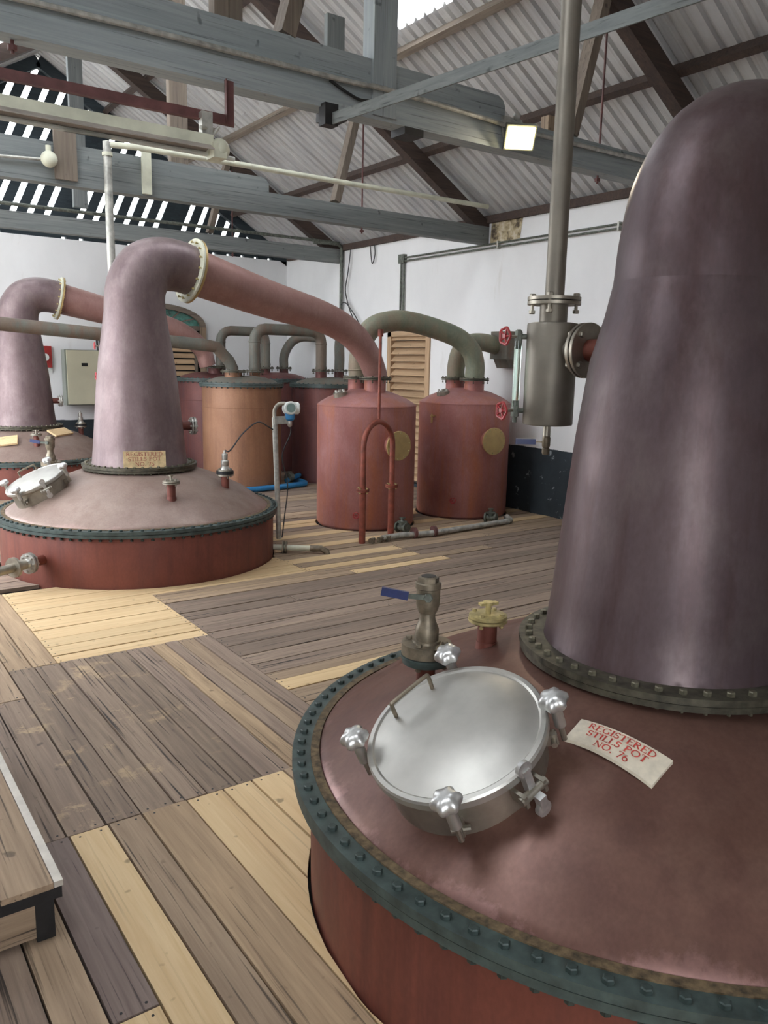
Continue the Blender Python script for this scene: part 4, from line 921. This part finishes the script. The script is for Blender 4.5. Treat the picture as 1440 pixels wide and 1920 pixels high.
g = G(); g.lathe(hc - Z(.24), [(.018, 0), (.03, .02), (.03, .06), (.022, .09)], 14); part(g, 'cable_gland', 'steel', t)
s75 = V3((3.12 + 1.055 * cos(radians(-46.5)), 9.28 + 1.055 * sin(radians(-46.5)), dome_z(1.055) + .42))
g = G(); g.tube(catmull([s75 + Z(0), s75 + V3((.06, -.02, .0)), s75 + V3((.3, .15, .17)), s75 + V3((.62, .4, .28)), s75 + V3((.9, .66, .2)), s75 + V3((1.03, .74, .14))], 6), .009, 8); solo(g, 'sensor_cable', 'cable', 'dark cable looping from the middle still sensor to its post', 'cable', tuple(s75))
g = G(); g.tube(catmull([hc - Z(.22), hc + V3((.01, 0, -.33)), hc + V3((-.1, .02, -.62)), hc + V3((-.02, .02, -1.0)), hc + V3((-.06, .03, -1.4)), hc + V3((-.1, .03, -1.7))], 6), .008, 8); solo(g, 'sensor_cable', 'cable', 'dark cable hanging from the white transmitter to the floor', 'cable', tuple(hc - Z(.22)))
# ---- loose boards lying on the farthest still
def lying_board(deg0, r0, deg1, r1, w, label):
    a = V3((3.12 + r0 * cos(radians(deg0)), 15.45 + r0 * sin(radians(deg0)), dome_z(r0) + .045)); b = V3((3.12 + r1 * cos(radians(deg1)), 15.45 + r1 * sin(radians(deg1)), dome_z(r1) + .045))
    nn = V3(((a.x + b.x) / 2 - 3.12, (a.y + b.y) / 2 - 15.45, 0)).normalized() * .45 + V3((0, 0, .9)); g = G(); g.beam(a, b, w, .03, nn); solo(g, 'loose_board', 'new_x', label, 'board', tuple(a), 'loose boards on the far still', 0)
lying_board(-135, 1.16, -108, 1.02, .26, 'pale loose board lying at the far still, left edge')
lying_board(-72, .86, -40, .82, .2, 'pale loose board lying on the far still below its neck')
# ---- step box, lower left
t = thing('step_box', 'low wooden step box with aluminium nosing at the left edge', 'step', (.2, 3.6, 0))
x0, x1, y0, y1, zt = -.75, .655, 3.06, 4.9, .25
for i in range(7):
    a = x0 + (x1 - .03 - x0) * i / 7; b = x0 + (x1 - .03 - x0) * (i + 1) / 7; g = G(); g.box(a + .002, b - .002, y0, y1, zt - .025, zt); part(g, 'top_board', ('brown_y', 'old_light_y')[i % 2], t, 0)
g = G(); g.box(x1 - .03, x1 + .004, y0 - .004, y1, zt - .02, zt + .005); part(g, 'nosing', 'alu_nosing', t, 0)
g = G(); g.box(x0, x1, y0 + .005, y0 + .03, zt - .075, zt - .025); g.box(x1 - .03, x1 - .005, y0 + .03, y1, zt - .075, zt - .025); part(g, 'apron', 'black', t, 0)
g = G(); g.box(x0, x1 - .1, y0 + .03, y0 + .05, .015, zt - .06); part(g, 'front_panel', 'brown_x', t, 0)
for x, y in ((x1 - .1, y0 + .02), (x1 - .1, y1 - .1), (x0, y0 + .02), (x0, y1 - .1)):
    g = G(); g.box(x, x + .07, y, y + .07, 0, zt - .03); part(g, 'leg', 'black', t, 0)
g = G(); g.box(x1 - .06, x1 - .045, y0 + .09, y1 - .1, .02, zt - .06); part(g, 'side_panel', 'raw_y', t, 0)
# ================================================================== WALL AND ROOF FITTINGS
t = thing('electrical_cabinet', 'beige electrical cabinet on the back wall behind the middle neck', 'cabinet', (4.6, YB - .03, 1.35))
g = G(); g.box(4.21, 4.98, YB - .3, YB - .03, 1.36, 2.46); part(g, 'housing', 'cab_side', t, 0)
g = G(); g.box(4.24, 4.98, YB - .33, YB - .3, 1.38, 2.45); part(g, 'door', 'cabinet', t, 0)
g = G(); g.box(4.52, 4.64, YB - .336, YB - .33, 2.14, 2.2); part(g, 'badge', 'dark', t, 0)
g = G(); g.tube([(4.92, YB - .1, 2.46), (4.9, YB - .08, 2.8)], .02, 8); g.tube([(4.97, YB - .1, 2.46), (4.96, YB - .08, 2.8)], .02, 8); part(g, 'cable_entry', 'cable', t)
t = thing('alarm_board', 'small red board with white round dial on the back wall', 'sign', (3.93, YB, 2.1))
g = G(); g.box(3.72, 4.03, YB - .05, YB, 2.1, 2.52); part(g, 'board', 'red_box', t, 0)
g = G(); g.lathe((3.9, YB - .05, 2.3), [(.075, 0), (.075, .02)], 24, (0, -1, 0)); part(g, 'dial', 'white', t)
g = G(); g.box(3.72, 4.03, YB - .03, YB, 2.02, 2.09); part(g, 'label_strip', 'white', t, 0)
t = thing('wall_conduit', 'twin grey conduit with drop running along the right wall', 'conduit', (XR, 10, 4.2))
g = G(); g.cyl((XR - .04, 3.0, 4.27), (XR - .04, 12.5, 4.27), .016, n=8); g.cyl((XR - .04, 3.0, 4.21), (XR - .04, 12.5, 4.21), .016, n=8); part(g, 'conduit_run', 'grey_valve', t)
g = G(); g.cyl((XR - .04, 12.48, 3.3), (XR - .04, 12.48, 4.2), .02, n=8); g.cyl((XR - .04, 12.57, 3.2), (XR - .04, 12.57, 4.2), .02, n=8); part(g, 'drop', 'grey_valve', t)
g = G(); g.box(XR - .08, XR, 12.45, 12.62, 4.17, 4.33); part(g, 'junction_box', 'grey_valve', t, 0)
for y in (5.2, 7.55, 9.95): g = G(); g.box(XR - .065, XR, y - .015, y + .015, 4.18, 4.3); part(g, 'pipe_clip', 'galv', t, 0)
g = G(); g.tube([(9.28, 14.62, 4.66), (9.28, 14.62, 3.0)], .035, 12); g.tube(catmull([(8.6, 14.6, 4.7), (9.1, 14.6, 4.72), (9.27, 14.62, 4.66), (9.28, 14.62, 4.5)], 5), .035, 12); solo(g, 'corner_conduit', 'grey_valve', 'grey conduit dropping down the corner beside the farthest truss', 'conduit', (9.28, 14.62, 3.0))
def cable(label, pts, r=.011): g = G(); g.tube(catmull(pts, 6), r, 7); solo(g, 'loose_cable', 'cable', label, 'cable', tuple(pts[0]), 'loose cables on the right wall')
cable('loose black cable loop hanging by the corner, longest', [(9.3, 14.3, 4.6), (9.28, 14.35, 4.2), (9.28, 14.45, 3.8), (9.27, 14.3, 3.45), (9.27, 14.15, 3.2), (9.27, 14.3, 2.95)])
cable('loose black cable arching above the swan arm end', [(9.28, 14.9, 3.0), (9.27, 14.7, 3.4), (9.26, 14.45, 3.55), (9.27, 14.1, 3.3), (9.27, 13.8, 3.0)])
cable('thin cable hook hanging under the eaves', [(9.3, 13.6, 4.62), (9.29, 13.55, 4.4), (9.29, 13.5, 4.25), (9.29, 13.42, 4.4), (9.3, 13.45, 4.62)])
# conduit on truss 1, floodlight, fluorescent batten
g = G(); P = [(1.0, 5.775, 4.47), (2.0, 5.775, 4.49), (3.7, 5.775, 4.5), (4.06, 5.76, 4.51), (5.2, 5.775, 4.49), (5.9, 5.775, 4.47), (9.2, 5.775, 4.5)]; g.tube(catmull(P, 3), .02, 10)
t = thing('truss_conduit', 'silver conduit along the face of the nearest roof truss', 'conduit', (5, 5.775, 4.48)); part(g, 'conduit_run', 'galv', t)
g = G(); g.tube(catmull([(3.55, 5.79, 4.48), (3.7, 5.78, 4.42), (3.85, 5.785, 4.39), (4.0, 5.78, 4.42)], 5), .012, 8); part(g, 'loose_lead', 'black', t)
t = thing('floodlight', 'lit square floodlight on the nearest roof truss', 'lamp', (5.5, 5.72, 4.4))
fc = V3((5.51, 5.66, 4.36)); fn = V3((-.42, -.74, -.52)).normalized(); ux = V3((-fn.y, fn.x, 0)).normalized(); ux = -ux if ux.x < 0 else ux; vy = fn.cross(ux).normalized()
if vy.z < 0: vy = -vy
g = G(); g.obox(fc - fn * .035, ux, vy, fn, .28, .22, .06); part(g, 'housing', 'cab_side', t, 0)
g = G(); g.obox(fc + fn * .002, ux, vy, fn, .25, .19, .012); part(g, 'lit_face', 'lamp', t, 0, label='glowing warm white face')
g = G(); b = fc - fn * .06
for k in (-1, 1): g.beam(fc - fn * .03 + ux * .15 * k, V3((5.52, 5.8, 4.52)) + ux * .1 * k, .012, .025)
g.box(5.4, 5.64, 5.775, 5.81, 4.48, 4.56); g.sphere((5.55, 5.76, 4.57), .035); part(g, 'bracket', 'galv', t)
L = bpy.data.lights.new('floodlight_lamp', 'AREA'); L.shape = 'RECTANGLE'; L.size = .24; L.size_y = .18; L.energy = 10; L.color = (1, .87, .66); lo = bpy.data.objects.new('floodlight_lamp', L); COL.objects.link(lo); lo.parent = t
lo.location = fc + fn * .02 - BASE[t.name]; lo.rotation_euler = (-fn).to_track_quat('Z', 'Y').to_euler()
t = thing('fluorescent_batten', 'long cream fluorescent batten hanging below the nearest truss', 'lamp', (1.8, 5.68, 3.8))
y = 5.68; g = G(); g.box(.6, 2.5, y - .04, y + .04, 3.8, 3.87); part(g, 'channel', 'cream', t, 0)
g = G(); g.prism([(.6, y - .04, 3.80), (.6, y + .04, 3.80), (.6, y + .1, 3.765), (.6, y + .1, 3.757), (.6, y, 3.785), (.6, y - .1, 3.757), (.6, y - .1, 3.765)], (1.88, 0, 0)); part(g, 'reflector', 'reflector', t, 0)
g = G(); g.obox((2.54, y, 3.77), (1, 0, 0), (0, 1, 0), (0, 0, 1), .1, .13, .1); g.sphere((2.56, y, 3.79), .075); part(g, 'end_cap', 'cream', t)
for x in (.8, 1.7): 
    g = G(); g.lathe((x + .4, y + .05 , 3.755), [(.016, -.6), (.016, .6)], 10, (1, 0, 0)); part(g, 'tube_lamp', 'white', t)
g = G(); g.box(2.42, 2.5, y - .03, y + .03, 3.87, 4.02); g.cyl((2.4, y - .05, 3.9), (2.56, y + .05, 3.93), .015, n=8); g.cyl((2.5, y, 3.86), (2.56, y, 3.94), .012, n=8); part(g, 'clamp', 'galv', t)
t = thing('hanging_angle', 'red-brown steel angle hanging under the nearest truss', 'bar', (2.0, 5.74, 4.0))
g = G(); g.box(.6, 2.68, 5.72, 5.726, 3.97, 4.045); g.box(.6, 2.68, 5.68, 5.726, 3.97, 3.976); part(g, 'angle', 'red_angle', t, 0)
g = G(); g.box(2.63, 2.7, 5.726, 5.733, 3.97, 4.28); g.box(2.63, 2.636, 5.7, 5.733, 3.97, 4.28); part(g, 'hanger', 'red_angle', t, 0)
t = thing('bulkhead_lamp', 'small unlit oval bulkhead lamp on the second truss', 'lamp', (2.48, 10.14, 4.54))
g = G(); g.lathe((2.48, 10.15, 4.52), [(.09, 0), (.09, .03), (.075, .06), (.04, .085), (.001, .09)], 22, (0, -1, 0)); part(g, 'globe', 'cream', t, 60)
g = G(); g.cyl((2.48, 10.15, 4.6), (2.48, 10.15, 4.67), .03, n=10); part(g, 'neck', 'cream', t)
g = G(); g.tube([(1.4, 10.16, 4.44), (2.4, 10.16, 4.51)], .018, 8); part(g, 'conduit', 'galv', t)
g = G(); g.tube([(1.0, 14.6, 4.72), (9.2, 14.6, 4.74)], .03, 10); solo(g, 'truss_conduit', 'grey_valve', 'grey pipe along the top of the farthest truss', 'conduit', (5, 14.6, 4.72))
